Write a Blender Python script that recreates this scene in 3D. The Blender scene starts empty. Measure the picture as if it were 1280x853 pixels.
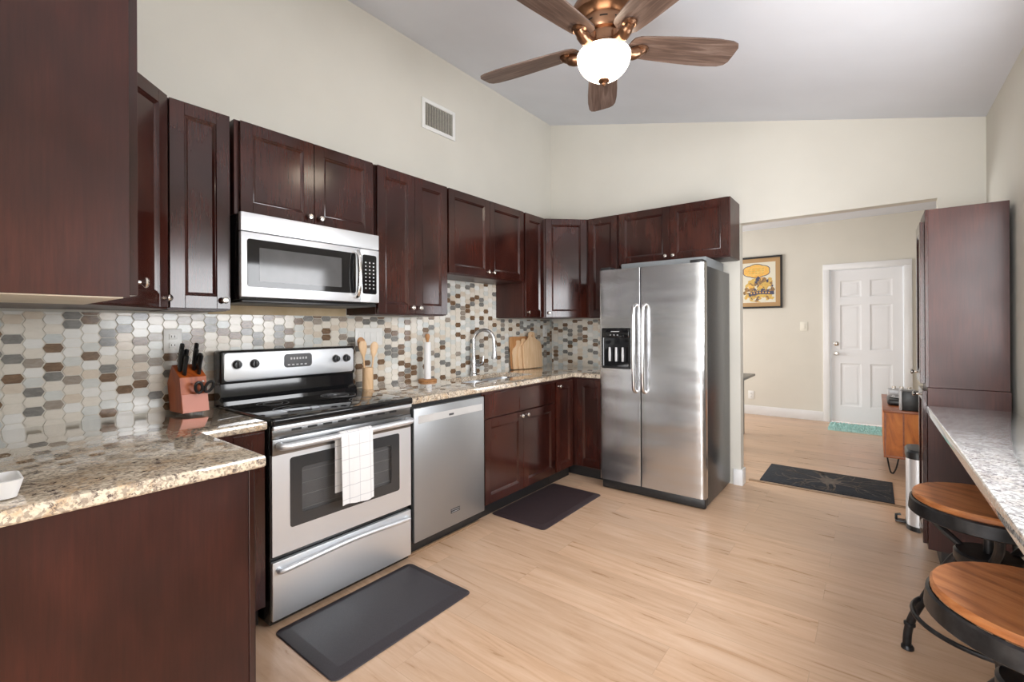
import bpy, bmesh, math, random
from mathutils import Matrix, Vector
random.seed(7)
PI = math.pi
S = bpy.context.scene
COL = S.collection

# ------------------------------------------------------------------ camera, light, exposure
cam_d = bpy.data.cameras.new('camera'); cam = bpy.data.objects.new('camera', cam_d); COL.objects.link(cam)
cam_d.sensor_width = 36.0; cam_d.lens = 578.7 / 1280 * 36; cam_d.shift_y = -17.0 / 1280; cam_d.clip_start = 0.02
yaw, roll = math.radians(38.041), math.radians(-0.287)
cam.matrix_world = Matrix.Translation((2.697, -0.921, 1.301)) @ (Matrix.Rotation(yaw, 4, 'Z') @ Matrix.Rotation(PI / 2, 4, 'X') @ Matrix.Rotation(roll, 4, 'Z'))
S.camera = cam
S.view_settings.view_transform = 'Standard'; S.view_settings.look = 'None'
S.view_settings.exposure = 0.40; S.view_settings.gamma = 1.0; S.view_settings.use_curve_mapping = False
W = bpy.data.worlds.new('daylight'); S.world = W; W.use_nodes = True
W.node_tree.nodes['Background'].inputs[0].default_value = (0.90, 0.95, 1.0, 1)
W.node_tree.nodes['Background'].inputs[1].default_value = 1.6

def area(name, loc, rot, sx, sy, power, col=(1, 1, 1)):
    d = bpy.data.lights.new(name, 'AREA'); d.shape = 'RECTANGLE'; d.size = sx; d.size_y = sy; d.energy = power; d.color = col
    o = bpy.data.objects.new(name, d); COL.objects.link(o); o.location = loc; o.rotation_euler = rot
    return o
area('daylight_bar_window', (3.35, 1.15, 1.56), (0, PI / 2, 0), 0.95, 1.9, 50, (0.97, 0.98, 1.0))
area('added_patio_daylight', (2.3, -3.66, 1.2), (PI / 2, 0, 0), 1.8, 2.0, 112, (0.98, 0.99, 1.0))  # guessed patio door behind the camera, added to supply daylight
area('added_hall_daylight', (-0.96, 5.0, 1.4), (0, -PI / 2, 0), 1.4, 1.8, 62, (1.0, 0.99, 0.97))  # added light for the far room, set in an unseen, guessed window

# ------------------------------------------------------------------ materials
def mat(name, col=(0.8, 0.8, 0.8), rough=0.5, metal=0.0, spec=0.5, coat=0.0, emis=None, estr=0.0, alpha=1.0):
    m = bpy.data.materials.new(name); m.use_nodes = True
    b = m.node_tree.nodes['Principled BSDF']
    b.inputs['Base Color'].default_value = (*col, 1); b.inputs['Roughness'].default_value = rough
    b.inputs['Metallic'].default_value = metal; b.inputs['Specular IOR Level'].default_value = spec
    b.inputs['Coat Weight'].default_value = coat; b.inputs['Coat Roughness'].default_value = 0.12
    if emis: b.inputs['Emission Color'].default_value = (*emis, 1); b.inputs['Emission Strength'].default_value = estr
    b.inputs['Alpha'].default_value = alpha
    return m
class N:
    def __init__(s, m): s.t = m.node_tree; s.b = s.t.nodes['Principled BSDF']; s.c = s.t.nodes.new('ShaderNodeTexCoord').outputs['Object']
    def node(s, typ, **kw):
        n = s.t.nodes.new(typ)
        for k, v in kw.items(): setattr(n, k, v)
        return n
    def link(s, a, b): s.t.links.new(a, b)
    def map(s, scale, loc=(0, 0, 0), rot=(0, 0, 0)):
        n = s.node('ShaderNodeMapping'); n.inputs['Scale'].default_value = scale; n.inputs['Location'].default_value = loc; n.inputs['Rotation'].default_value = rot
        s.link(s.c, n.inputs[0]); return n.outputs[0]
    def noise(s, vec, scale=5, detail=4, rough=0.55, dist=0):
        n = s.node('ShaderNodeTexNoise'); n.inputs['Scale'].default_value = scale; n.inputs['Detail'].default_value = detail
        n.inputs['Roughness'].default_value = rough; n.inputs['Distortion'].default_value = dist
        s.link(vec, n.inputs['Vector']); return n.outputs['Fac']
    def ramp(s, fac, stops, const=False):
        n = s.node('ShaderNodeValToRGB'); e = n.color_ramp.elements
        if const: n.color_ramp.interpolation = 'CONSTANT'
        while len(e) < len(stops): e.new(0.5)
        for el, (p, c) in zip(e, stops): el.position = p; el.color = (*c, 1) if len(c) == 3 else c
        s.link(fac, n.inputs[0]); return n.outputs[0]
    def mix(s, fac, a, b, mode='MIX'):
        n = s.node('ShaderNodeMix', data_type='RGBA', blend_type=mode)
        for i, v in ((0, fac), (6, a), (7, b)):
            if hasattr(v, 'is_output'): s.link(v, n.inputs[i])
            elif i == 0: n.inputs[0].default_value = v
            else: n.inputs[i].default_value = (*v, 1)
        return n.outputs[2]
    def bump(s, h, strength=0.2, dist=0.002):
        n = s.node('ShaderNodeBump'); n.inputs['Strength'].default_value = strength; n.inputs['Distance'].default_value = dist
        s.link(h, n.inputs['Height']); s.link(n.outputs[0], s.b.inputs['Normal'])
    def math(s, op, a, b=0.0):
        n = s.node('ShaderNodeMath', operation=op)
        for i, v in ((0, a), (1, b)):
            if hasattr(v, 'is_output'): s.link(v, n.inputs[i])
            else: n.inputs[i].default_value = v
        return n.outputs[0]
    def color(s, c): s.link(c, s.b.inputs['Base Color'])
    def roughness(s, c): s.link(c, s.b.inputs['Roughness'])

def m_wall(name, col):
    m = mat(name, col, 0.75, spec=0.25); n = N(m)
    f = n.noise(n.map((1, 1, 1)), 1.6, 3); d = tuple(c * 0.95 for c in col)
    n.color(n.ramp(f, [(0.35, d), (0.65, col)])); n.bump(n.noise(n.c, 160, 3), 0.12, 0.001); return m
def m_cabinet(name, a, b, c, rough=0.26, coat=0.4):
    m = mat(name, a, rough, spec=0.4, coat=coat); n = N(m)
    big = n.noise(n.map((2.2, 2.2, 1.1)), 2.4, 2.5, 0.5, 0.0)
    grain = n.noise(n.map((38, 38, 2.2)), 3, 5, 0.65)
    base = n.ramp(big, [(0.30, a), (0.52, b), (0.72, c)])
    n.color(n.mix(n.ramp(grain, [(0.35, (0, 0, 0)), (0.75, (0.55, 0.55, 0.55))]), base, tuple(x * 0.45 for x in a)))
    n.roughness(n.ramp(n.noise(n.c, 4, 2), [(0.3, (rough - 0.03,) * 3), (0.7, (rough + 0.06,) * 3)]))
    return m
def m_steel(name, col=(0.60, 0.60, 0.61), rough=0.26, sc=(3, 3, 240)):
    m = mat(name, col, rough, 1.0); n = N(m)
    f = n.noise(n.map(sc), 1.0, 3)
    n.roughness(n.ramp(f, [(0.3, (rough - 0.012,) * 3), (0.7, (rough + 0.015,) * 3)]))
    return m
def m_granite(name, base, mid, warm, dark, sc=1.0):
    m = mat(name, base, 0.04, spec=0.8, coat=1.0); n = N(m); n.b.inputs['Coat Roughness'].default_value = 0.02; n.b.inputs['Coat IOR'].default_value = 1.7
    v = n.map((sc, sc * 1.0, sc))
    c1 = n.ramp(n.noise(v, 44, 8, 0.72, 0.5), [(0.36, mid), (0.50, base), (0.66, tuple(min(1, x * 1.15) for x in base))])
    c2 = n.mix(n.ramp(n.noise(v, 9, 6, 0.7, 1.0), [(0.50, (0, 0, 0)), (0.64, (0.8, 0.8, 0.8))]), c1, warm)
    vo = n.node('ShaderNodeTexVoronoi'); vo.inputs['Scale'].default_value = 150 * sc; n.link(n.c, vo.inputs['Vector'])
    g = n.ramp(vo.outputs['Color'], [(0.0, (0, 0, 0)), (0.55, (0, 0, 0)), (0.66, (0.7,) * 3), (1.0, (0.8,) * 3)])
    c3 = n.mix(g, c2, tuple(x * 0.75 for x in mid))
    d = n.ramp(n.noise(v, 42, 7, 0.75), [(0.555, (0, 0, 0)), (0.62, (0.92, 0.92, 0.92))])
    n.color(n.mix(d, c3, dark)); return m
def m_floor():
    m = mat('oak_laminate', (0.5, 0.35, 0.22), 0.3, spec=0.45); n = N(m)
    br = n.node('ShaderNodeTexBrick'); br.offset = 0.37; br.inputs['Scale'].default_value = 1.0
    br.inputs['Color1'].default_value = (0, 0, 0, 1); br.inputs['Color2'].default_value = (1, 1, 1, 1); br.inputs['Mortar'].default_value = (0.45, 0.45, 0.45, 1)
    br.inputs['Mortar Size'].default_value = 0.0012; br.inputs['Brick Width'].default_value = 1.25; br.inputs['Row Height'].default_value = 0.19
    n.link(n.c, br.inputs['Vector'])
    sep = n.node('ShaderNodeSeparateColor'); n.link(br.outputs['Color'], sep.inputs[0])
    comb = n.node('ShaderNodeCombineXYZ'); n.link(n.math('MULTIPLY', sep.outputs[0], 9.0), comb.inputs[2])
    add = n.node('ShaderNodeVectorMath', operation='ADD'); n.link(n.map((1.3, 13, 1)), add.inputs[0]); n.link(comb.outputs[0], add.inputs[1])
    g1 = n.noise(add.outputs[0], 1.6, 6, 0.6, 0.9)
    g2 = n.noise(n.map((3, 70, 1)), 2.2, 4, 0.6)
    c = n.ramp(g1, [(0.28, (0.49, 0.305, 0.185)), (0.46, (0.600, 0.395, 0.262)), (0.70, (0.690, 0.490, 0.352))])
    c = n.mix(n.math('MULTIPLY', g2, 0.20), c, (0.44, 0.29, 0.17))
    tone = n.ramp(sep.outputs[0], [(0, (0.93, 0.93, 0.93)), (1, (1.06, 1.05, 1.04))])
    c = n.mix(1.0, c, tone, 'MULTIPLY')
    c = n.mix(n.math('MULTIPLY', br.outputs['Fac'], 0.35), c, (0.30, 0.19, 0.11))
    n.color(c); n.roughness(n.ramp(g1, [(0.3, (0.26,) * 3), (0.7, (0.36,) * 3)])); n.bump(g2, 0.05, 0.001)
    return m
def m_wood(name, dark, mid, lite, rough=0.4, sc=(4, 40, 40), coat=0.0):
    m = mat(name, mid, rough, coat=coat); n = N(m)
    f = n.noise(n.map(sc), 1.0, 6, 0.6, 1.2)
    n.color(n.ramp(f, [(0.3, dark), (0.5, mid), (0.7, lite)])); return m
def m_speck(name, a, b, scale, rough, lo=0.35, hi=0.65, metal=0.0, spec=0.5):
    m = mat(name, a, rough, metal, spec); n = N(m)
    n.color(n.ramp(n.noise(n.c, scale, 4), [(lo, a), (hi, b)])); return m

M = {}
M['wall'] = m_wall('warm_white_paint', (0.69, 0.665, 0.60))
M['wall_hall'] = m_wall('hall_paint', (0.70, 0.668, 0.595))
M['ceiling'] = m_wall('ceiling_paint', (0.745, 0.77, 0.825))
M['floor'] = m_floor()
M['white_trim'] = m_speck('white_trim_paint', (0.80, 0.80, 0.80), (0.84, 0.84, 0.85), 3, 0.35)
M['door_white'] = m_speck('white_door_paint', (0.78, 0.785, 0.80), (0.82, 0.82, 0.835), 2, 0.4)
M['cab'] = m_cabinet('espresso_cherry', (0.019, 0.0040, 0.0028), (0.042, 0.0092, 0.0062), (0.070, 0.0162, 0.0098), 0.19)
M['cab_panel'] = m_cabinet('espresso_panel', (0.027, 0.0062, 0.0046), (0.050, 0.0122, 0.0084), (0.078, 0.0205, 0.0130), 0.36, 0.08)
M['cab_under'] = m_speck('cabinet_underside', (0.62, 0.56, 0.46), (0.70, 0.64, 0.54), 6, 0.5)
M['raw_wall'] = m_speck('bare_tan_plaster', (0.50, 0.39, 0.24), (0.56, 0.45, 0.30), 14, 0.8)
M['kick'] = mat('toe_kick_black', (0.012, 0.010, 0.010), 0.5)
M['nickel'] = m_speck('satin_nickel', (0.72, 0.69, 0.65), (0.76, 0.73, 0.69), 20, 0.22, metal=1.0)
M['steel'] = m_steel('brushed_steel')
M['steel_bright'] = m_steel('brushed_steel_light', (0.82, 0.85, 0.89), 0.42)
M['steel_bright'].node_tree.nodes['Principled BSDF'].inputs['Metallic'].default_value = 0.8
M['steel_dark'] = m_steel('dark_grey_trim_steel', (0.24, 0.245, 0.25), 0.28)  # range trim in steel of a dark grey colour
M['steel_dw'] = m_steel('dishwasher_grey_steel', (0.38, 0.39, 0.40), 0.44)
M['steel_dw'].node_tree.nodes['Principled BSDF'].inputs['Metallic'].default_value = 0.85
M['steel_fridge'] = m_steel('refrigerator_steel', (0.62, 0.625, 0.635), 0.25)
n_ = N(M['steel_fridge']); n_.bump(n_.noise(n_.map((0.9, 0.9, 4.5)), 1.3, 1.5, 0.4), 0.22, 0.05)
M['chrome'] = m_steel('polished_steel', (0.75, 0.75, 0.76), 0.12, (20, 20, 20))
M['light_strip'] = m_speck('satin_light_steel', (0.66, 0.66, 0.66), (0.70, 0.70, 0.70), 10, 0.35, metal=0.35)
M['gasket'] = mat('dark_gasket', (0.02, 0.02, 0.022), 0.5)
M['black'] = m_speck('black_enamel', (0.010, 0.010, 0.011), (0.014, 0.014, 0.015), 8, 0.22)
M['black_glass'] = m_speck('black_ceramic_glass', (0.010, 0.010, 0.011), (0.012, 0.012, 0.013), 5, 0.05)
M['black_plastic'] = m_speck('black_plastic', (0.012, 0.012, 0.013), (0.018, 0.018, 0.019), 30, 0.38)
M['grey_side'] = m_speck('grey_textured_steel', (0.030, 0.031, 0.033), (0.055, 0.056, 0.059), 90, 0.28, metal=0.3)
M['ring'] = m_speck('burner_print', (0.10, 0.10, 0.105), (0.14, 0.14, 0.145), 60, 0.3)
M['display'] = mat('display_grey', (0.085, 0.085, 0.09), 0.25)
M['print'] = mat('pale_print', (0.55, 0.55, 0.56), 0.5)
M['oven_grey'] = m_speck('oven_cavity', (0.30, 0.302, 0.306), (0.38, 0.38, 0.385), 5, 0.5)
M['oven_border'] = mat('oven_window_border', (0.045, 0.046, 0.048), 0.12)
M['granite'] = m_granite('cream_granite', (0.70, 0.60, 0.47), (0.36, 0.29, 0.23), (0.52, 0.35, 0.20), (0.075, 0.050, 0.050))
M['granite_white'] = m_granite('white_granite', (0.72, 0.71, 0.69), (0.36, 0.36, 0.37), (0.60, 0.57, 0.52), (0.15, 0.14, 0.145), 0.9)
M['grout'] = m_speck('grout', (0.66, 0.62, 0.55), (0.72, 0.68, 0.60), 40, 0.7)
def m_tile(name, a, b, rough=0.16):
    m = mat(name, a, rough, spec=0.5); n = N(m)
    n.color(n.ramp(n.noise(n.map((1, 1, 2.5)), 34, 4, 0.6, 0.6), [(0.3, a), (0.7, b)])); return m
TILES = [m_tile('tile_cream', (0.70, 0.65, 0.57), (0.76, 0.71, 0.63)), m_tile('tile_pale_grey', (0.60, 0.61, 0.58), (0.66, 0.67, 0.64)),
         m_tile('tile_white', (0.76, 0.75, 0.71), (0.80, 0.79, 0.76)), m_tile('tile_sand', (0.62, 0.53, 0.43), (0.69, 0.61, 0.51)),
         m_tile('tile_grey', (0.15, 0.147, 0.138), (0.25, 0.243, 0.228)), m_tile('tile_brown', (0.115, 0.066, 0.036), (0.24, 0.150, 0.090)),
         m_tile('tile_taupe', (0.27, 0.225, 0.185), (0.38, 0.33, 0.28)), m_tile('tile_mist', (0.52, 0.55, 0.54), (0.62, 0.645, 0.63))]
M['mat_black'] = m_speck('black_vinyl', (0.030, 0.026, 0.030), (0.046, 0.040, 0.046), 300, 0.42)
M['mat_brown'] = m_speck('dark_brown_vinyl', (0.026, 0.016, 0.018), (0.044, 0.028, 0.031), 320, 0.5)
M['rug_black'] = m_speck('charcoal_rug', (0.010, 0.012, 0.017), (0.026, 0.030, 0.040), 60, 0.9)
M['rug_art'] = m_speck('rug_tree_print', (0.085, 0.072, 0.062), (0.16, 0.13, 0.105), 30, 0.9)
M['rug_teal'] = m_speck('mint_shag', (0.36, 0.60, 0.56), (0.50, 0.72, 0.68), 120, 0.95)
M['fan_bronze'] = m_speck('copper_bronze', (0.25, 0.135, 0.080), (0.34, 0.19, 0.115), 12, 0.30, metal=1.0)
M['fan_dark'] = mat('dark_bronze', (0.03, 0.022, 0.018), 0.35, 0.6)
M['fan_blade'] = m_wood('weathered_blade', (0.055, 0.034, 0.026), (0.125, 0.080, 0.062), (0.22, 0.158, 0.128), 0.36, (3, 44, 44))
M['bowl'] = mat('lit_frosted_glass', (0.9, 0.88, 0.84), 0.4, emis=(1.0, 0.86, 0.68), estr=8.0)
M['block_wood'] = m_wood('cherry_block', (0.26, 0.045, 0.008), (0.46, 0.095, 0.015), (0.58, 0.145, 0.024), 0.42, (12, 12, 3))
M['block_pink'] = mat('pale_red_block_front', (0.66, 0.27, 0.20), 0.5)
M['pale_wood'] = m_wood('pale_maple', (0.66, 0.42, 0.225), (0.76, 0.52, 0.31), (0.84, 0.62, 0.405), 0.5, (20, 20, 3))
M['orange_wood'] = m_wood('honey_wood', (0.36, 0.16, 0.055), (0.50, 0.24, 0.09), (0.58, 0.31, 0.13), 0.45, (20, 20, 3))
M['paper'] = mat('white_paper', (0.85, 0.85, 0.86), 0.9)
M['seat_wood'] = m_wood('oiled_seat_wood', (0.17, 0.050, 0.014), (0.35, 0.120, 0.036), (0.47, 0.195, 0.070), 0.38, (4, 22, 22), 0.0)
M['seat_edge'] = m_wood('seat_edge_wood', (0.40, 0.22, 0.11), (0.52, 0.31, 0.17), (0.60, 0.38, 0.22), 0.5, (12, 12, 12))
M['iron'] = m_speck('black_iron', (0.022, 0.022, 0.024), (0.045, 0.045, 0.048), 25, 0.38, metal=0.7)
M['side_wood'] = m_wood('orange_acacia', (0.26, 0.060, 0.008), (0.58, 0.165, 0.020), (0.72, 0.25, 0.040), 0.45, (7, 7, 2.2), 0.0)
M['side_edge'] = m_wood('red_brown_acacia', (0.17, 0.045, 0.014), (0.30, 0.085, 0.026), (0.38, 0.12, 0.04), 0.35, (3, 20, 20))
M['silver_plastic'] = mat('silver_plastic', (0.48, 0.48, 0.49), 0.4, 0.3)
M['plate'] = mat('white_wall_plate', (0.80, 0.80, 0.78), 0.35)
M['plate_ivory'] = mat('ivory_wall_plate', (0.78, 0.75, 0.66), 0.4)
M['vent_dark'] = mat('vent_shadow_duct', (0.06, 0.055, 0.05), 0.8)
M['slat'] = m_speck('vent_slat_paint', (0.40, 0.38, 0.34), (0.50, 0.48, 0.43), 60, 0.5)
M['frame_black'] = mat('black_picture_frame', (0.014, 0.012, 0.011), 0.35)
M['mat_tan'] = mat('tan_picture_mat', (0.46, 0.285, 0.135), 0.8)
M['art_cream'] = mat('poster_cream', (0.74, 0.70, 0.58), 0.7)
M['art_orange'] = m_speck('poster_orange', (0.80, 0.40, 0.07), (0.85, 0.55, 0.16), 30, 0.7)
M['art_yellow'] = m_speck('poster_yellow', (0.70, 0.50, 0.14), (0.62, 0.38, 0.10), 40, 0.7)
M['art_brown'] = m_speck('poster_brown', (0.12, 0.08, 0.06), (0.45, 0.26, 0.10), 38, 0.7)
M['art_navy'] = mat('poster_navy', (0.07, 0.075, 0.13), 0.7)
M['grey_tray'] = mat('grey_tray_plastic', (0.22, 0.235, 0.245), 0.5)
M['threshold'] = m_wood('threshold_wood', (0.20, 0.12, 0.07), (0.30, 0.19, 0.11), (0.36, 0.24, 0.15), 0.4, (4, 30, 30))
def m_towel():
    m = mat('checked_cotton', (0.84, 0.84, 0.85), 0.9); n = N(m)
    s = n.node('ShaderNodeSeparateXYZ'); n.link(n.c, s.inputs[0])
    ly = n.math('LESS_THAN', n.math('PINGPONG', n.math('ADD', s.outputs[1], 0.02), 0.029), 0.0013)
    lz = n.math('LESS_THAN', n.math('PINGPONG', s.outputs[2], 0.031), 0.0013)
    n.color(n.mix(n.math('MULTIPLY', n.math('MAXIMUM', ly, lz), 0.55), (0.84, 0.84, 0.85), (0.33, 0.34, 0.40)))
    n.bump(n.noise(n.c, 300, 2), 0.2, 0.001); return m
M['towel'] = m_towel()
def m_pane():
    m = mat('dark_oven_glass', (0.03, 0.03, 0.032), 0.05, alpha=0.28); return m
M['pane'] = m_pane()
def m_mw():
    m = mat('microwave_mesh_glass', (0.10, 0.102, 0.106), 0.08); n = N(m)
    n.color(n.ramp(n.noise(n.c, 9, 2), [(0.3, (0.085, 0.086, 0.09)), (0.7, (0.11, 0.111, 0.115))])); return m
M['mw_glass'] = m_mw()

# ------------------------------------------------------------------ mesh helpers
ROOT = {}
class MB:
    def __init__(s, T=None):
        s.bm = bmesh.new(); s.T = T or Matrix(); s.mi = 0
    def _v(s, p): return s.bm.verts.new(s.T @ Vector(p))
    def _f(s, vs):
        try:
            f = s.bm.faces.new(vs); f.material_index = s.mi; return f
        except ValueError: return None
    def box(s, x0, x1, y0, y1, z0, z1, bev=0.0, seg=2):
        v = [s._v((x, y, z)) for z in (z0, z1) for y in (y0, y1) for x in (x0, x1)]
        fs = [s._f([v[i] for i in q]) for q in ((0, 2, 3, 1), (4, 5, 7, 6), (0, 1, 5, 4), (2, 6, 7, 3), (0, 4, 6, 2), (1, 3, 7, 5))]
        if bev:
            es = list({e for f in fs for e in f.edges})
            r = bmesh.ops.bevel(s.bm, geom=es, offset=bev, segments=seg, affect='EDGES', profile=0.5)
            for f in r['faces']: f.material_index = s.mi
        return s
    def poly(s, pts): s._f([s._v(p) for p in pts]); return s
    def loft(s, rings, cap=True, closed=True):
        R = [[s._v(p) for p in r] for r in rings]; n = len(R[0])
        for a, b in zip(R, R[1:]):
            for i in range(n if closed else n - 1): s._f([a[i], a[(i + 1) % n], b[(i + 1) % n], b[i]])
        if cap: s._f(R[0][::-1]); s._f(R[-1])
        return s
    def lathe(s, prof, c=(0, 0, 0), axis='z', seg=28, cap=True):
        rings = []
        for r, h in prof:
            ring = []
            for i in range(seg):
                a = 2 * PI * i / seg; u, w = r * math.cos(a), r * math.sin(a)
                ring.append({'z': (c[0] + u, c[1] + w, c[2] + h), 'x': (c[0] + h, c[1] + u, c[2] + w), 'y': (c[0] + u, c[1] + h, c[2] + w)}[axis])
            rings.append(ring)
        return s.loft(rings, cap)
    def tube(s, pts, r, seg=10, closed=False):
        P = [Vector(p) for p in pts]; n = len(P); rs = r if isinstance(r, (list, tuple)) else [r] * n
        up = None; rings = []
        for i in range(n):
            if closed: t = P[(i + 1) % n] - P[i - 1]
            else: t = P[min(i + 1, n - 1)] - P[max(i - 1, 0)]
            t.normalize()
            if up is None: up = t.orthogonal().normalized()
            else: up = (up - t * up.dot(t)).normalized()
            b = t.cross(up)
            rings.append([P[i] + (up * math.cos(2 * PI * k / seg) + b * math.sin(2 * PI * k / seg)) * rs[i] for k in range(seg)])
        if closed: return s.loft(rings + [rings[0]], False)
        return s.loft(rings, True)
    def prism(s, pts, z0, z1): return s.loft([[(x, y, z0) for x, y in pts], [(x, y, z1) for x, y in pts]])
    def build(s, name, m, parent=None, local=False, angle=35, merge=False):
        if merge: bmesh.ops.remove_doubles(s.bm, verts=s.bm.verts, dist=1e-5)
        bmesh.ops.recalc_face_normals(s.bm, faces=s.bm.faces)
        me = bpy.data.meshes.new(name)
        if not local:
            L = ROOT.get(parent.name if parent else None, Vector((0, 0, 0)))
            bmesh.ops.translate(s.bm, verts=s.bm.verts, vec=-L)
        for f in s.bm.faces: f.smooth = True
        s.bm.to_mesh(me); s.bm.free()
        me.set_sharp_from_angle(angle=math.radians(angle))
        for mm in (m if isinstance(m, (list, tuple)) else [m]): me.materials.append(mm)
        o = bpy.data.objects.new(name, me); COL.objects.link(o)
        if parent: o.parent = parent; ROOT[o.name] = ROOT.get(parent.name, Vector((0, 0, 0)))
        return o
def bez(pts, n=12):
    """smooth Catmull-Rom curve through the points"""
    P = [Vector(p) for p in pts]; P = [P[0] * 2 - P[1]] + P + [P[-1] * 2 - P[-2]]; out = []
    for i in range(1, len(P) - 2):
        for k in range(n):
            t = k / n; a, b, c, d = P[i - 1], P[i], P[i + 1], P[i + 2]
            out.append(0.5 * ((2 * b) + (c - a) * t + (2 * a - 5 * b + 4 * c - d) * t * t + (3 * b - a - 3 * c + d) * t ** 3))
    out.append(P[-2]); return out
def rrect(x0, x1, y0, y1, r, n=6):
    out = []
    for cx, cy, a0 in ((x1 - r, y1 - r, 0), (x0 + r, y1 - r, 90), (x0 + r, y0 + r, 180), (x1 - r, y0 + r, 270)):
        for k in range(n + 1):
            a = math.radians(a0 + 90 * k / n); out.append((cx + r * math.cos(a), cy + r * math.sin(a)))
    return out
def offset_poly(pts, d):
    """move a counter-clockwise outline inwards by d"""
    n = len(pts); out = []
    for i in range(n):
        p0, p1, p2 = Vector(pts[i - 1]), Vector(pts[i]), Vector(pts[(i + 1) % n])
        a = (p1 - p0).normalized(); b = (p2 - p1).normalized()
        na = Vector((-a.y, a.x)); nb = Vector((-b.y, b.x)); mm = na + nb
        mm = mm / max(1e-6, mm.dot(na)); out.append(tuple(p1 + mm * d))
    return out
def thing(name, label, cat, loc=(0, 0, 0), rotz=0.0, group=None):
    o = bpy.data.objects.new(name, None); COL.objects.link(o); o.empty_display_size = 0.1
    o.location = loc; o.rotation_euler = (0, 0, rotz); o['label'] = label; o['category'] = cat
    if group: o['group'] = group
    ROOT[o.name] = Vector(loc); return o
def tag(o, label, cat, group=None):
    o['label'] = label; o['category'] = cat
    if group: o['group'] = group
    return o
def struct(name, mb, m, parent=None, **k):
    o = mb.build(name, m, parent, **k)
    if not parent: o['kind'] = 'structure'
    return o
def frame(origin, wdir, odir):
    """local (width, outward, height) to world"""
    T = Matrix.Identity(4)
    for i in range(2): T[i][0] = wdir[i]; T[i][1] = odir[i]; T[i][3] = origin[i]
    T[2][3] = origin[2] if len(origin) > 2 else 0
    return T

# ------------------------------------------------------------------ the room
YW, XR = 3.206, 3.255            # kitchen back wall, right wall
YL = -0.88                       # left wall behind the counter leg
def ceil_z(x): return 3.442 - 0.2552 * x
struct('floor', MB().box(-1.2, 5.2, -3.9, 6.9, -0.1, 0), M['floor'])
mb = MB(); x0, x1 = -0.15, 3.45
mb.loft([[(x0, y, ceil_z(x0)), (x1, y, ceil_z(x1)), (x1, y, ceil_z(x1) + 0.1), (x0, y, ceil_z(x0) + 0.1)] for y in (-3.8, YW + 0.05)])
struct('ceiling', mb, M['ceiling'])
def slopewall(xa, xb, y0, y1, z0):
    m = MB(); m.loft([[(xa, y, z0), (xb, y, z0), (xb, y, ceil_z(xb)), (xa, y, ceil_z(xa))] for y in (y0, y1)]); return m
struct('wall_left', MB().box(-0.12, 0, YL - 0.1, YW + 0.1, 0, 3.46), M['wall'])
struct('wall_front', slopewall(-0.12, 1.22, YL - 0.1, YL, 0), M['wall'])
# back wall with the wide opening
OX0, OX1, OZ = 1.835, 3.03, 2.14
mb = slopewall(0, OX0, YW, YW + 0.1, 0)
mb.loft([[(OX0, y, OZ), (OX1, y, OZ), (OX1, y, ceil_z(OX1)), (OX0, y, ceil_z(OX0))] for y in (YW, YW + 0.1)])
mb.loft([[(OX1, y, 0), (XR + 0.1, y, 0), (XR + 0.1, y, ceil_z(XR + .1)), (OX1, y, ceil_z(OX1))] for y in (YW, YW + 0.1)])
struct('wall_back', mb, M['wall'])
# right wall with the bar window
wy0, wy1, wz0, wz1 = 0.2, 2.1, 1.08, 2.04
mb = MB()
for q in ((-3.8, wy0, 0, 2.66), (wy1, YW, 0, 2.66), (wy0, wy1, 0, wz0), (wy0, wy1, wz1, 2.66)): mb.box(XR, XR + 0.1, *q)
struct('wall_right', mb, M['wall'])
mb = MB()
for q in ((wy0, wy0 + .05, wz0, wz1), (wy1 - .05, wy1, wz0, wz1), (wy0 + .05, wy1 - .05, wz0, wz0 + .05), (wy0 + .05, wy1 - .05, wz1 - .05, wz1), (1.12, 1.18, wz0 + .05, wz1 - .05)):
    mb.box(XR + 0.02, XR + 0.07, *q)
struct('window_1', mb, M['white_trim'])
# room behind the camera
struct('wall_side', slopewall(1.12, 1.22, -3.8, YL - 0.1, 0), M['wall'])
mb = MB()
for xa, xb, za, zb in ((1.22, 1.4, 0, None), (3.2, XR, 0, None), (1.4, 3.2, 2.2, None)):
    mb.loft([[(xa, y, za), (xb, y, za), (xb, y, ceil_z(xb)), (xa, y, ceil_z(xa))] for y in (-3.8, -3.7)])
struct('wall_rear', mb, M['wall'])
mb = MB()
for q in ((1.4, 1.46, .0, 2.2), (3.14, 3.2, 0, 2.2), (2.26, 2.34, .06, 2.14), (1.46, 3.14, 0, .06), (1.46, 3.14, 2.14, 2.2)): mb.box(q[0], q[1], -3.77, -3.73, q[2], q[3])
struct('added_patio_door', mb, M['white_trim'])  # unseen patio door frame, added around the rear daylight
# far room
YF = 6.665
DX0, DX1, DZ = 2.233, 2.985, 2.045      # door leaf
mb = MB()
for q in ((-1.1, DX0 - .02, 0, 2.75), (DX1 + .02, 4.6, 0, 2.75), (DX0 - .02, DX1 + .02, DZ + .02, 2.75)): mb.box(q[0], q[1], YF, YF + .1, q[2], q[3])
struct('wall_hall_back', mb, M['wall_hall'])
mb = MB()
for q in ((YW + .1, 4.1, 0, 2.75), (5.9, YF, 0, 2.75), (4.1, 5.9, 0, .7), (4.1, 5.9, 2.1, 2.75)): mb.box(-1.1, -1.0, *q)
struct('wall_hall_left', mb, M['wall_hall'])
mb = MB()
for q in ((4.1, 4.16, .7, 2.1), (5.84, 5.9, .7, 2.1), (4.97, 5.03, .76, 2.04), (4.16, 5.84, .7, .76), (4.16, 5.84, 2.04, 2.1)): mb.box(-1.08, -1.03, *q)
struct('added_hall_window', mb, M['white_trim'])  # unseen window, added so that daylight can enter the far room
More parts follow.
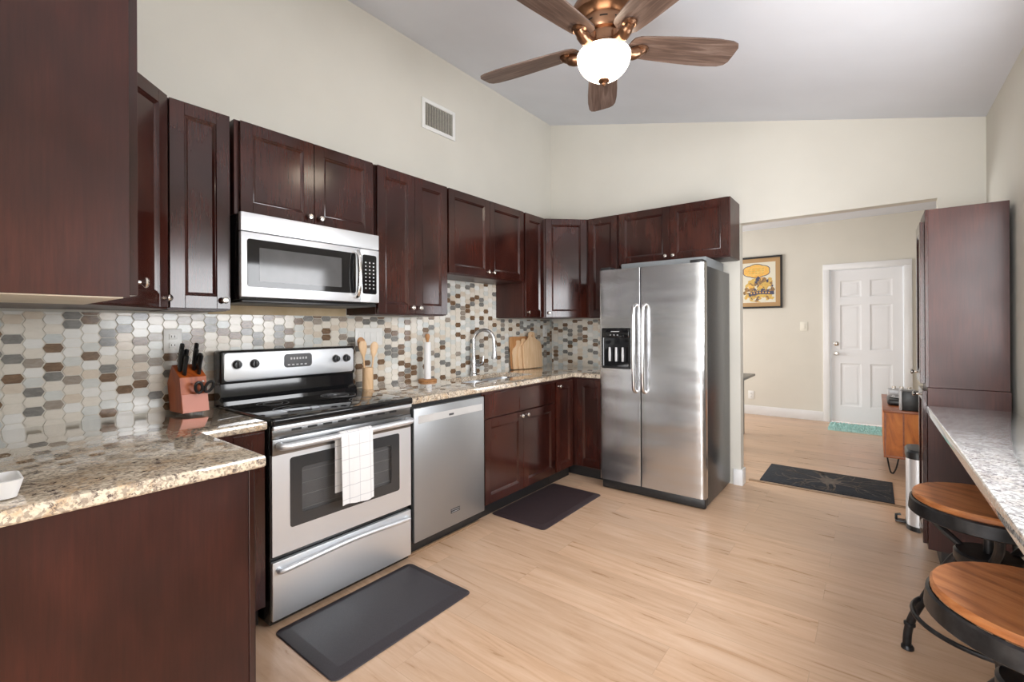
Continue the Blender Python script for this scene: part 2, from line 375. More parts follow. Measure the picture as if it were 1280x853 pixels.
struct('wall_hall_right', MB().box(4.5, 4.6, YW + .1, YF, 0, 2.75), M['wall_hall'])
struct('wall_hall_front', MB().box(-1.1, -0.12, YW, YW + .1, 0, 2.75).box(XR + .1, 4.6, YW, YW + .1, 0, 2.75), M['wall_hall'])
struct('ceiling_hall', MB().box(-1.1, 4.6, YW + .1, YF + .1, 2.715, 2.8), M['ceiling'])
# six panel door
def hall_door():
    mb = MB(); y0 = YF + 0.02
    w = DX1 - DX0; cols = [(DX0 + .105, DX0 + w / 2 - .045), (DX0 + w / 2 + .045, DX1 - .105)]; rows = [(.23, .80), (.98, 1.58), (1.68, 1.90)]
    mb.box(DX0, DX1, y0 + .012, y0 + .045, 0.012, DZ)
    xs = [DX0, cols[0][0], cols[0][1], cols[1][0], cols[1][1], DX1]
    for a, b in ((xs[0], xs[1]), (xs[2], xs[3]), (xs[4], xs[5])): mb.box(a, b, y0, y0 + .012, .012, DZ)
    for a, b in cols:
        zz = [.012] + [z for r in rows for z in r] + [DZ]
        for i in range(0, len(zz), 2): mb.box(a, b, y0, y0 + .012, zz[i], zz[i + 1])
        for r0, r1 in rows:
            def rr(i, y): return [(a + i, y, r0 + i), (b - i, y, r0 + i), (b - i, y, r1 - i), (a + i, y, r1 - i)]
            mb.loft([rr(0, y0 + .002), rr(.012, y0 + .008), rr(.030, y0 + .008), rr(.048, y0 + .003)], False); mb.poly(rr(.048, y0 + .003))
    d = struct('door_1', mb, M['door_white'])
    for z, nm in ((0.93, 'door_knob'), (1.06, 'deadbolt')):
        k = MB(); c = (DX0 + .06, y0, z)
        if nm == 'door_knob': k.lathe([(.030, 0), (.030, -.006), (.012, -.010), (.012, -.03), (.026, -.036), (.028, -.05), (.018, -.062), (.002, -.064)], c, 'y')
        else: k.lathe([(.030, 0), (.030, -.008), (.022, -.014), (.002, -.015)], c, 'y')
        k.build(nm, M['nickel'], d)
hall_door()
mb = MB(); cw = .075
for q in ((DX0 - .085, DX0 - .01, 0, DZ + .01), (DX1 + .01, DX1 + .085, 0, DZ + .01), (DX0 - .085, DX1 + .085, DZ + .01, DZ + .085)):
    mb.box(q[0], q[1], YF - .02, YF, q[2], q[3], .004)
mb.box(DX0 - .02, DX0 - .003, YF, YF + .06, 0, DZ + .01).box(DX1 + .003, DX1 + .02, YF, YF + .06, 0, DZ + .01).box(DX0 - .02, DX1 + .02, YF, YF + .06, DZ + .004, DZ + .02)
struct('trim_1', mb, M['white_trim'])
def board(x0, x1, y0, y1, h=.13): return MB().box(x0, x1, y0, y1, 0, h, .004)
struct('baseboard_hall', board(-1.0, DX0 - .086, YF - .015, YF), M['white_trim'])
struct('baseboard_hall_right', board(DX1 + .086, 4.5, YF - .015, YF), M['white_trim'])
mb = MB().box(1.78, OX0 + .016, YW - .016, YW, 0, .13, .003).box(OX0, OX0 + .016, YW, YW + .1, 0, .13, .003)
struct('baseboard_back', mb, M['white_trim'])
struct('baseboard_right', board(XR - .016, XR, 2.75, YW - .002), M['white_trim'])
struct('trim_2', MB().box(OX0 + .02, 2.98, 3.385, 3.425, 0, .006, .002), M['threshold'])
struct('trim_3', MB().box(0.0005, .006, -.01, .775, 1.378, 1.44), M['raw_wall'])

# ------------------------------------------------------------------ tiled backsplash (tiles and grout of one wall each)
def tiles(mb, T, regions, p=.058, h=.0395, Wd=.0655, tip=.010, g=.0014):
    mb.T = T
    for (w0, w1, h0, h1) in regions:
        mb.mi = 0; mb.box(w0, w1, 0.0005, .005, h0, h1)
        for i in range(int(w0 / p) - 2, int(w1 / p) + 3):
            for j in range(int(h0 / h) - 1, int(h1 / h) + 2):
                cx = i * p; cz = j * h + (h / 2 if i % 2 else 0)
                a = Wd / 2 - g; b = a - tip; c = h / 2 - g
                P = [(-a, 0), (-b, -c), (b, -c), (a, 0), (b, c), (-b, c)]
                P = [(min(max(cx + x, w0), w1), min(max(cz + z, h0), h1)) for x, z in P]
                if max(q[0] for q in P) - min(q[0] for q in P) < .004 or max(q[1] for q in P) - min(q[1] for q in P) < .004: continue
                rnd = random.Random(i * 7919 + j * 104729 + int(T[0][3] * 100)); mb.mi = 1 + rnd.choices(range(8), (27, 11, 15, 8, 12, 14, 6, 7))[0]
                Q = []
                for q in P:
                    if not Q or (abs(q[0] - Q[-1][0]) + abs(q[1] - Q[-1][1])) > 1e-4: Q.append(q)
                if len(Q) > 2 and abs(Q[0][0] - Q[-1][0]) + abs(Q[0][1] - Q[-1][1]) < 1e-4: Q.pop()
                if len(Q) < 3: continue
                mb.loft([[(x, .005, z) for x, z in Q], [(x, .0085, z) for x, z in Q]])
mb = MB(); tiles(mb, frame((0, 0), (0, 1), (1, 0)), [(YL + .001, YW - .01, .9, 1.376), (1.378, 2.283, 1.376, 1.684)])
struct('trim_4', mb, [M['grout']] + TILES)
mb = MB(); tiles(mb, frame((0, YW), (1, 0), (0, -1)), [(.01, .95, .9, 1.376)])
struct('trim_5', mb, [M['grout']] + TILES)

# ------------------------------------------------------------------ cabinets
UZ0, UZ1 = 1.387, 2.297
def knob(T, w, d, h, parent):
    mb = MB(T); mb.lathe([(.0075, 0), (.006, .004), (.005, .012), (.0095, .017), (.0145, .021), (.0150, .025), (.0115, .029), (.001, .031)], (w, d, h), 'y', 18)
    return mb.build('knob', M['nickel'], parent)
def shaker(mb, w0, w1, h0, h1, st=.056, d0=.001, t=.020):
    a0, a1, b0, b1 = w0 + st, w1 - st, h0 + st, h1 - st
    for q in ((w0, a0, h0, h1), (a1, w1, h0, h1), (a0, a1, h0, b0), (a0, a1, b1, h1)): mb.box(q[0], q[1], d0, d0 + t, q[2], q[3], .0012, 1)
    def r(i, d): return [(a0 + i, d, b0 + i), (a1 - i, d, b0 + i), (a1 - i, d, b1 - i), (a0 + i, d, b1 - i)]
    mb.loft([r(-.001, d0 + t - .002), r(.003, d0 + t - .005), r(.006, d0 + t - .004), r(.009, d0 + t - .006), r(.015, d0 + t - .011)], False)
    mb.poly(r(.015, d0 + t - .011))
def cab_door(T, root, w0, w1, h0, h1, kw=None, kh=None, st=.056):
    mb = MB(T); shaker(mb, w0, w1, h0, h1, st); o = mb.build('door', M['cab'], root)
    if kw is not None: knob(T, kw, .021, kh, o)
    return o
def wall_cab(name, label, T, w0, w1, depth, z0, z1, doors, st=.056, gap=.012, group=None, nm='wall_cabinet'):
    c = T @ Vector(((w0 + w1) / 2, -depth / 2, z0))
    root = thing(name, label, 'cabinet', tuple(c), 0, group)
    MB(T).box(w0 + .001, w1 - .001, -depth, 0, z0, z1, .001, 1).build('body', M['cab_panel'], root)
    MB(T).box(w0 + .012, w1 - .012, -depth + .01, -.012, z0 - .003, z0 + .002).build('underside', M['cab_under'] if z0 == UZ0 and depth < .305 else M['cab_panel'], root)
    n = len(doors); span = (w1 - w0 - 2 * gap)
    for i, side in enumerate(doors):
        a = w0 + gap + span * i / n + (.0015 if i else 0); b = w0 + gap + span * (i + 1) / n - (.0015 if i < n - 1 else 0)
        k = None if not side else (b - .03 if side == 'r' else a + .03)
        cab_door(T, root, a, b, z0 + .006, z1 - .004, k, z0 + .045, st)
    return root
TR = frame((.310, 0), (0, 1), (1, 0))         # range wall uppers: width is y
TB = frame((0, YW - .310), (1, 0), (0, -1))   # back wall uppers: width is x
TL = frame((0, YL + .305), (1, 0), (0, 1))    # uppers over the left counter leg
DPT = .3085
G_UP = 'dark wall cabinets'
wall_cab('wall_cabinet', 'dark wall cabinet at top left whose broad flat side panel faces the room', TL, .615, 1.13, .303, 1.387, UZ1, ['r'], group=G_UP)
def corner_cab(name, label, pts, dA, dB, knobside):
    """five sided corner body; the door stands on the slanted front between dA and dB"""
    cx = sum(p[0] for p in pts) / len(pts); cy = sum(p[1] for p in pts) / len(pts)
    root = thing(name, label, 'cabinet', (cx, cy, UZ0), 0, G_UP)
    MB().prism(pts, UZ0, UZ1).build('body', M['cab_panel'], root)
    a, b = Vector(dA), Vector(dB); L = (b - a).length; wd = (b - a) / L; od = Vector((wd.y, -wd.x))
    c = Vector((cx, cy))
    if (a - c).dot(od) < 0: od = -od
    T = frame((a.x, a.y), tuple(wd), tuple(od))
    cab_door(T, root, .022, L - .022, UZ0 + .006, UZ1 - .004, L - .05 if knobside == 'b' else .05, UZ0 + .045)
yl = YL + .305
corner_cab('corner_wall_cabinet', 'angled corner wall cabinet at left, between the broad side panel and the narrow pale-glinting cabinet', [(.002, YL + .002), (.612, YL + .002), (.612, yl), (.310, -.272), (.002, -.272)], (.612, yl), (.310, -.272), 'b')
wall_cab('wall_cabinet', 'narrow tall wall cabinet just left of the microwave', TR, -.270, -.022, DPT, UZ0, UZ1, ['r'], gap=.006, group=G_UP)
wall_cab('wall_cabinet', 'short two-door wall cabinet directly above the microwave', TR, -.004, .776, DPT, 1.848, UZ1, ['r', 'l'], gap=.022, group=G_UP)
wall_cab('wall_cabinet', 'tall two-door wall cabinet just right of the microwave', TR, .782, 1.374, DPT, UZ0, UZ1, ['r', 'l'], gap=.006, st=.058, group=G_UP)
wall_cab('wall_cabinet', 'short two-door wall cabinet hanging over the sink', TR, 1.376, 2.283, DPT, 1.688, UZ1, ['r', 'l'], gap=.010, group=G_UP)
wall_cab('wall_cabinet', 'narrow tall wall cabinet between the sink cabinet and the angled corner cabinet', TR, 2.285, 2.592, DPT, UZ0, UZ1, ['l'], gap=.014, group=G_UP)
corner_cab('corner_wall_cabinet', 'angled corner wall cabinet above the cutting boards, its glossy door reflecting light', [(.002, 2.595), (.310, 2.595), (.612, YW - .310), (.612, YW - .002), (.002, YW - .002)], (.310, 2.595), (.612, YW - .310), 'a')
wall_cab('wall_cabinet', 'narrow tall wall cabinet between the angled corner cabinet and the refrigerator', TB, .614, .914, DPT, UZ0, UZ1, [None], gap=.008, group=G_UP)
wall_cab('wall_cabinet', 'short two-door wall cabinet above the refrigerator', TB, .916, 1.835, DPT, 1.838, UZ1, ['r', 'l'], gap=.010, group=G_UP)

# base cabinets
BX = .630
TBR = frame((BX, 0), (0, 1), (1, 0))
# leg on the left: end panel to the room
root = thing('base_cabinet', 'dark base cabinet under the left counter, its broad end panel facing the room', 'cabinet', (.9, -.58, 0))
MB().box(.62, 1.165, YL + .002, -.292, .10, .868, .002).build('body', M['cab_panel'], root)
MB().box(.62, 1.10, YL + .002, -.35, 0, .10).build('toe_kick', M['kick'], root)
MB().box(1.165, 1.178, YL + .002, -.300, 0.004, .868, .001, 1).build('end_panel', M['cab_panel'], root)
MB().box(1.162, 1.182, -.300, -.285, .004, .868, .001, 1).build('corner_stile', M['cab'], root)
TBL = frame((0, -.292), (1, 0), (0, 1)); cab_door(TBL, root, .70, 1.155, .115, .845, .74, .80)
root = thing('base_cabinet', 'dark corner base cabinet filler squeezed between left counter leg and the stove', 'cabinet', (.3, -.15, 0))
MB().box(.02, .612, YL + .01, -.008, .10, .868, .001, 1).build('body', M['cab_panel'], root)
MB().box(.02, .56, YL + .01, -.010, 0, .10).build('toe_kick', M['kick'], root)
MB(frame((.612, 0), (0, 1), (1, 0))).box(-.262, -.010, 0.001, .02, .105, .865, .001, 1).box(-.135, -.013, .02, .024, .115, .855, .001, 1).build('filler_panel', M['cab'], root)
# sink base
root = thing('base_cabinet', 'dark two-door sink base cabinet beside the dishwasher', 'cabinet', (.33, 1.83, 0))
y0, y1 = 1.386, 2.268
mb = MB()
mb.box(.02, .05, y0, y1, .1, .868).box(.05, BX, y0, y0 + .018, .1, .868).box(.05, BX, y1 - .018, y1, .1, .868).box(.05, BX, y0 + .018, y1 - .018, .1, .12)
mb.box(BX - .02, BX, y0 + .018, y1 - .018, .12, .868)
mb.build('body', M['cab_panel'], root)
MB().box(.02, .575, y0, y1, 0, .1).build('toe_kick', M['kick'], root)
mid = (y0 + y1) / 2
mb = MB(TBR); a, b = y0 + .012, y1 - .012; h0, h1, st = .690, .852, .045
for q in ((a, a + st, h0, h1), (b - st, b, h0, h1), (mid - st, mid + st, h0, h1)): mb.box(q[0], q[1], .001, .021, q[2], q[3], .0012, 1)
for p0, p1 in ((a + st, mid - st), (mid + st, b - st)): mb.box(p0, p1, .001, .0185, h0, h1, .0012, 1)
mb.build('drawer_front', M['cab'], root)
cab_door(TBR, root, a, mid - .0015, .112, .682, mid - .035, .652); cab_door(TBR, root, mid + .0015, b, .112, .682, mid + .035, .652)
# narrow base by the corner, base on the back wall
root = thing('base_cabinet', 'narrow tall-door base cabinet between the sink cabinet and the inside corner', 'cabinet', (.33, 2.42, 0))
MB().box(.02, BX, 2.270, 2.590, .1, .868, .001, 1).build('body', M['cab_panel'], root)
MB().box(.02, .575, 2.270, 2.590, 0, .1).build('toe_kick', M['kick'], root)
cab_door(TBR, root, 2.280, 2.545, .112, .852, 2.315, .815)
root = thing('base_cabinet', 'dark base cabinet in the inside corner, half hidden behind the refrigerator', 'cabinet', (.6, 2.9, 0))
MB().box(.02, .930, 2.592, YW - .012, .1, .868, .001, 1).build('body', M['cab_panel'], root)
MB().box(.02, .930, 2.65, YW - .012, 0, .1).build('toe_kick', M['kick'], root)
TBB = frame((0, 2.592), (1, 0), (0, -1)); cab_door(TBB, root, .672, .925, .112, .852)

# ------------------------------------------------------------------ granite counters
def counter(name, outer, holes, z0, z1, m, rad=.010):
    """rounded slab; holes are drawn clockwise or not, both work"""
    bm = bmesh.new()
    prof = [(0.004, z0), (0, z0 + .005), (0, z1 - rad), (rad * .3, z1 - rad * .3), (rad, z1)]
    rings = []
    for ins, z in prof: rings.append([bm.verts.new((x, y, z)) for x, y in offset_poly(outer, ins)])
    n = len(outer)
    for a, b in zip(rings, rings[1:]):
        for i in range(n): bm.faces.new((a[i], a[(i + 1) % n], b[(i + 1) % n], b[i]))
    def edges(r): return [bm.edges.get((r[i], r[(i + 1) % len(r)])) or bm.edges.new((r[i], r[(i + 1) % len(r)])) for i in range(len(r))]
    top, bot = edges(rings[-1]), edges(rings[0])
    for h in holes:
        ht = [bm.verts.new((x, y, z1)) for x, y in h]; hb = [bm.verts.new((x, y, z0)) for x, y in h]
        for i in range(len(h)): bm.faces.new((ht[i], ht[(i + 1) % len(h)], hb[(i + 1) % len(h)], hb[i]))
        top += edges(ht); bot += edges(hb)
    bmesh.ops.triangle_fill(bm, edges=top, use_beauty=True); bmesh.ops.triangle_fill(bm, edges=bot, use_beauty=True)
    mb = MB(); mb.bm.free(); mb.bm = bm
    return mb.build(name, m, None, angle=25)
Z0, Z1 = .870, .908
o = counter('countertop', [(.010, YL + .010), (1.20, YL + .010), (1.20, -.258), (.655, -.258), (.655, -.010), (.010, -.010)], [], Z0, Z1, M['granite'])
tag(o, 'glossy cream granite countertop at left under the knife block, ending in a free corner', 'countertop')
SKX0, SKX1, SKY0, SKY1 = .125, .455, 1.475, 2.255
sink_hole = rrect(SKX0, SKX1, SKY0, SKY1, .05, 5)
o = counter('countertop', [(.010, .772), (.655, .772), (.655, 2.555), (.930, 2.555), (.930, YW - .010), (.010, YW - .010)], [sink_hole], Z0, Z1, M['granite'])
tag(o, 'cream granite countertop with the sink, running from the stove round to the refrigerator', 'countertop')
o = counter('bar_countertop', [(2.945, -.6), (XR - .001, -.6), (XR - .001, 2.428), (2.918, 2.428)], [], .826, .868, M['granite_white'], .008)
tag(o, 'white and grey granite bar top along the right wall above the stools', 'countertop')
# ------------------------------------------------------------------ sink and faucet
root = thing('kitchen_sink', 'stainless double-bowl sink set into the granite counter', 'sink', (.29, 1.87, .87))
for a, b in ((SKY0 + .002, 1.895), (1.925, SKY1 - .002)):
    def ring(i, z): return [(x, y, z) for x, y in rrect(SKX0 + .002 + i, SKX1 - .002 - i, a + i, b - i, .048, 5)]
    mb = MB(); mb.loft([ring(0, .869), ring(.004, .75), ring(.03, .70)], False); mb.poly(ring(.03, .70)); o = mb.build('bowl', M['steel_bright'], root)
    MB().lathe([(.04, .0), (.04, .003), (.025, .004), (.02, .001)], ((SKX0 + SKX1) / 2, (a + b) / 2, .7005), 'z', 20).build('drain', M['nickel'], o)
MB().box(SKX0 + .003, SKX1 - .003, 1.890, 1.930, .858, .868, .004).build('divider', M['chrome'], root)
fx, fy = .060, 1.930
root = thing('faucet', 'tall gooseneck pull-down faucet in brushed nickel behind the sink', 'faucet', (fx, fy, Z1))
mb = MB(); mb.lathe([(.030, .0005), (.030, .008), (.024, .014), (.021, .06), (.020, .12), (.0145, .15)], (fx, fy, Z1)); mb.build('base', M['steel'], root)
arc = [(fx, fy, Z1 + .14), (fx, fy, Z1 + .28)] + [(fx + .080 - .080 * math.cos(a), fy + .070 * (1 - math.cos(a)) / 2, Z1 + .285 + .088 * math.sin(a)) for a in [PI * k / 10 for k in range(1, 10)]] + [(fx + .163, fy + .071, Z1 + .245)]
MB().tube(bez(arc, 4), .0140, 12).build('spout', M['steel'], root)
MB().lathe([(.0150, 0), (.0155, -.03), (.020, -.07), (.025, -.105), (.023, -.112), (.002, -.112)], (fx + .163, fy + .071, Z1 + .245), 'z', 18).build('spray_head', M['steel'], root)
MB().tube(bez([(fx + .012, fy + .012, Z1 + .085), (fx + .022, fy + .045, Z1 + .078), (fx + .028, fy + .075, Z1 + .095), (fx + .030, fy + .088, Z1 + .15)], 6), [.014] * 7 + [.010] * 6 + [.0075] * 6, 10).build('lever', M['steel'], root)

# ------------------------------------------------------------------ stove
def stove():
    root = thing('electric_range', 'stainless steel electric range with black glass cooktop and checked towel on its handle', 'stove', (.34, .38, 0))
    MB().box(.035, .640, .004, .758, .015, .880, .003).build('body', M['black'], root)
    for x in (.09, .58):
        for y in (.05, .71): MB().lathe([(.02, 0.0), (.02, .014)], (x, y, .0005), 'z', 12).build('foot', M['black_plastic'], root)
    # cooktop
    mb = MB(); mb.box(.085, .684, .001, .761, .880, .915, .010, 3); top = mb.build('cooktop', M['black_glass'], root)
    for cx, cy, rr in ((.25, .20, .075), (.25, .57, .095), (.50, .20, .105), (.50, .57, .075)):
        mb = MB()
        for r in (rr, rr * .6): mb.lathe([(r - .002, 0), (r - .002, .0006), (r + .002, .0006), (r + .002, 0)], (cx, cy, .9151), 'z', 40, False)
        mb.build('burner_ring', M['ring'], top)
    MB().box(.662, .678, .006, .756, .862, .881, .004, 3).build('front_trim', M['steel_bright'], root)
    mb = MB().box(.640, .664, .006, .756, .822, .868, .003)
    vent = mb.build('vent_strip', M['steel_dark'], root)
    for k in range(8): MB().box(.6642, .6652, .09 + k * .075, .135 + k * .075, .848, .858).build('vent_slot', M['black_plastic'], vent)
    # door
    wy0, wy1, wz0, wz1 = .085, .675, .425, .728
    mb = MB(); x0, x1 = .642, .665
    for q in ((.005, wy0, .318, .752), (wy1, .757, .318, .752), (wy0, wy1, .318, wz0), (wy0, wy1, wz1, .752)): mb.box(x0, x1, *q)
    door = mb.build('oven_door', M['steel_bright'], root)
    MB().box(.642, .668, .005, .757, .752, .822, .003).build('door_top_trim', M['steel_dark'], door)
    def rr(i, x): return [(x, y, z) for y, z in rrect(wy0 + i, wy1 - i, wz0 + i, wz1 - i, .012, 4)]
    mb = MB(); mb.loft([rr(-.003, .6655), rr(-.003, .6668), rr(.05, .6668), rr(.05, .6655)], False); mb.build('window_border', M['oven_border'], door)
    mb = MB(); mb.box(.6415, .645, wy0 + .02, wy1 - .02, wz0 + .02, wz1 - .02); mb.build('oven_interior', M['oven_grey'], door)
    for z in (.485, .545, .60, .655): MB().tube([(.652, wy0 + .01, z), (.652, wy1 - .01, z)], .0013, 8).build('oven_rack', M['print'], door)
    MB().box(.660, .6655, wy0 + .001, wy1 - .001, wz0 + .001, wz1 - .001).build('glass_pane', M['pane'], door)
    hz = .795
    pts = bez([(.668, .035, hz), (.700, .028, hz), (.716, .055, hz), (.718, .12, hz), (.718, .38, hz), (.718, .64, hz), (.716, .705, hz), (.700, .732, hz), (.668, .727, hz)], 6)
    mb = MB(); mb.tube(pts, .0155, 14); mb.build('door_handle', M['steel_bright'], door)
    # drawer
    d = MB().box(.642, .665, .005, .757, .040, .292, .004).build('storage_drawer', M['steel_bright'], root)
    hz = .262
    pts = bez([(.664, .03, hz - .005), (.688, .035, hz - .005), (.694, .10, hz), (.696, .38, hz + .012), (.694, .66, hz), (.688, .722, hz - .005), (.664, .727, hz - .005)], 6)
    MB().tube(pts, .012, 12).build('drawer_handle', M['steel_bright'], d)
    # backguard
    mb = MB(); P = [(.030, .905), (.155, .905), (.150, .935), (.118, .955), (.112, 1.030), (.030, 1.030)]
    mb.loft([[(x, y, z) for x, z in P] for y in (.006, .756)]); mb.build('backguard_base', M['black_glass'], root)
    mb = MB().box(.030, .128, .001, .761, 1.020, 1.190, .012, 3); mb.build('backguard_shell', M['black'], root)
    mb = MB(); sl = lambda y0, y1, z0, z1, x: [(x, y, z) for y, z in rrect(y0, y1, z0, z1, .018, 4)]
    mb.loft([sl(.016, .748, 1.034, 1.178, .1275), sl(.016, .748, 1.034, 1.178, .1305), sl(.018, .746, 1.036, 1.176, .132)]); mb.build('control_panel', M['steel_bright'], root)
    mb = MB(); mb.loft([sl(.315, .475, 1.085, 1.160, .1315), sl(.315, .475, 1.085, 1.160, .1335)]); ds = mb.build('clock_display', M['display'], root)
    for k in range(5): MB().box(.1336, .134, .335 + k * .024, .348 + k * .024, 1.096, 1.103).build('button_print', M['print'], ds)
    for k in range(6): MB().box(.1336, .134, .350 + k * .017, .360 + k * .017, 1.128, 1.140).build('display_digit', M['print'], ds)
    for y, z in ((.075, 1.118), (.160, 1.118), (.625, 1.118), (.695, 1.118)):
        mb = MB(); mb.lathe([(.022, 0), (.022, .004), (.019, .008), (.017, .024), (.002, .025)], (.1318, y, z), 'x', 20)
        mb.box(.1318 + .024, .1318 + .032, y - .005, y + .005, z - .016, z + .016, .002); k = mb.build('control_knob', M['black_plastic'], root)
        MB().lathe([(.026, 0), (.026, .0015), (.022, .002)], (.1318, y, z), 'x', 20).build('knob_ring', M['print'], k)
stove()
# towel
def towel():
    ys = [i / 22 for i in range(23)]
    prof = [(.697, .520), (.697, .60), (.698, .70), (.699, .775), (.6995, .797), (.703, .808), (.711, .8145), (.719, .8145), (.7285, .809), (.7345, .797), (.7355, .78), (.738, .70), (.741, .60), (.743, .53), (.7445, .468)]
    ring_o = []
    mb = MB(); a, b = .288, .462
    th = .0022
    front = []; back = []
    for j, (x, z) in enumerate(prof):
        t = j / (len(prof) - 1); wob = .0035 * abs(t - .5) * 2
        sh = -.010 if j < 4 else 0
        front.append([(x + wob * math.sin(9 * u * 1.7 + j * .15), a + (b - a) * u + sh, z + (.006 * math.sin(5 * u + 1) if j in (0, len(prof) - 1) else 0)) for u in ys])
    for r in range(len(front)):
        x, z = prof[r]; p0 = prof[max(r - 1, 0)]; p1 = prof[min(r + 1, len(prof) - 1)]
        dx, dz = p1[0] - p0[0], p1[1] - p0[1]; l = math.hypot(dx, dz); nx, nz = -dz / l, dx / l
        back.append([(p[0] + nx * -th, p[1], p[2] + nz * -th) for p in front[r]])
    rings = [f + bk[::-1] for f, bk in zip(front, back)]
    mb.loft(rings); o = mb.build('dish_towel', M['towel'], None, angle=60)
    tag(o, 'white checked dish towel folded over the oven door handle', 'towel')
towel()

# ------------------------------------------------------------------ microwave
def microwave():
    root = thing('microwave', 'stainless over-the-range microwave between the wall cabinets', 'microwave', (.2, .37, 1.43))
    y0, y1, z0, z1 = -.010, .745, 1.437, 1.845
    MB().box(.004, .375, y0 + .004, y1 - .004, z0, z1 - .002, .003).build('body', M['black'], root)
    MB().box(.375, .402, y0, y1, 1.757, z1, .004, 2).build('vent_panel', M['steel_bright'], root)
    sp = .618
    door = MB().box(.375, .402, y0, sp - .001, z0 + .012, 1.754, .004, 2).build('door', M['steel_bright'], root)
    ctl = MB().box(.375, .402, sp + .001, y1, z0 + .012, 1.754, .004, 2).build('control_side', M['steel_bright'], root)
    rr = lambda a, b, c, d, x, r=.012: [(x, y, z) for y, z in rrect(a, b, c, d, r, 4)]
    mb = MB(); mb.loft([rr(.016, .588, 1.497, 1.722, .402), rr(.016, .588, 1.497, 1.722, .4045)]); w = mb.build('window', M['black_glass'], door)
    mb = MB(); mb.loft([rr(.07, .50, 1.525, 1.685, .4046, .004), rr(.07, .50, 1.525, 1.685, .4052, .004)]); mb.build('window_mesh', M['mw_glass'], w)
    mb = MB(); mb.loft([rr(sp + .014, y1 - .020, 1.497, 1.722, .402), rr(sp + .014, y1 - .020, 1.497, 1.722, .4045)]); kp = mb.build('keypad', M['black_glass'], ctl)
    mb = MB()
    for r in range(9):
        for c in range(3):
            if r in (0,) : continue
            yy = sp + .030 + c * .026; zz = 1.695 - r * .021; mb.box(.4045, .4049, yy, yy + .009, zz, zz + .007)
    mb.build('keypad_print', M['print'], kp)
    pts = bez([(.402, .588, 1.735), (.425, .588, 1.728), (.440, .588, 1.69), (.446, .588, 1.61), (.440, .588, 1.53), (.425, .588, 1.487), (.402, .588, 1.478)], 6)
    MB().tube(pts, .0125, 12).build('door_handle', M['chrome'], door)
    mb = MB().box(.02, .385, y0 + .01, y1 - .01, z0 - .012, z0, .003); mb.build('bottom_plate', M['black_plastic'], root)
microwave()

# ------------------------------------------------------------------ dishwasher
root = thing('dishwasher', 'grey stainless dishwasher between the stove and the sink cabinet', 'dishwasher', (.34, 1.075, 0))
y0, y1 = .782, 1.380
MB().box(.04, .628, y0, y1, .05, .866).build('tub', M['black_plastic'], root)
d = MB().box(.628, .660, y0 + .003, y1 - .002, .088, .845, .004).build('door', M['steel_dw'], root)
MB().box(.6602, .6625, y0 + .035, y1 - .022, .757, .800, .001, 1).build('control_strip', M['light_strip'], d)
MB().box(.6626, .6632, 1.055, 1.095, .768, .780).build('status_window', M['display'], d)
MB().box(.6602, .6612, 1.068, 1.145, .166, .192, .0004, 1).build('badge', M['grey_side'], d)
MB().box(.6613, .6616, 1.074, 1.139, .172, .174).box(.6613, .6616, 1.074, 1.139, .184, .186).build('badge_print', M['print'], d)
MB().box(.560, .600, y0, y1, .002, .086).build('kick_plate', M['black_plastic'], root)
struct('trim_6', MB().box(.600, .618, y0, y1, 0, .014, .003), M['threshold'])

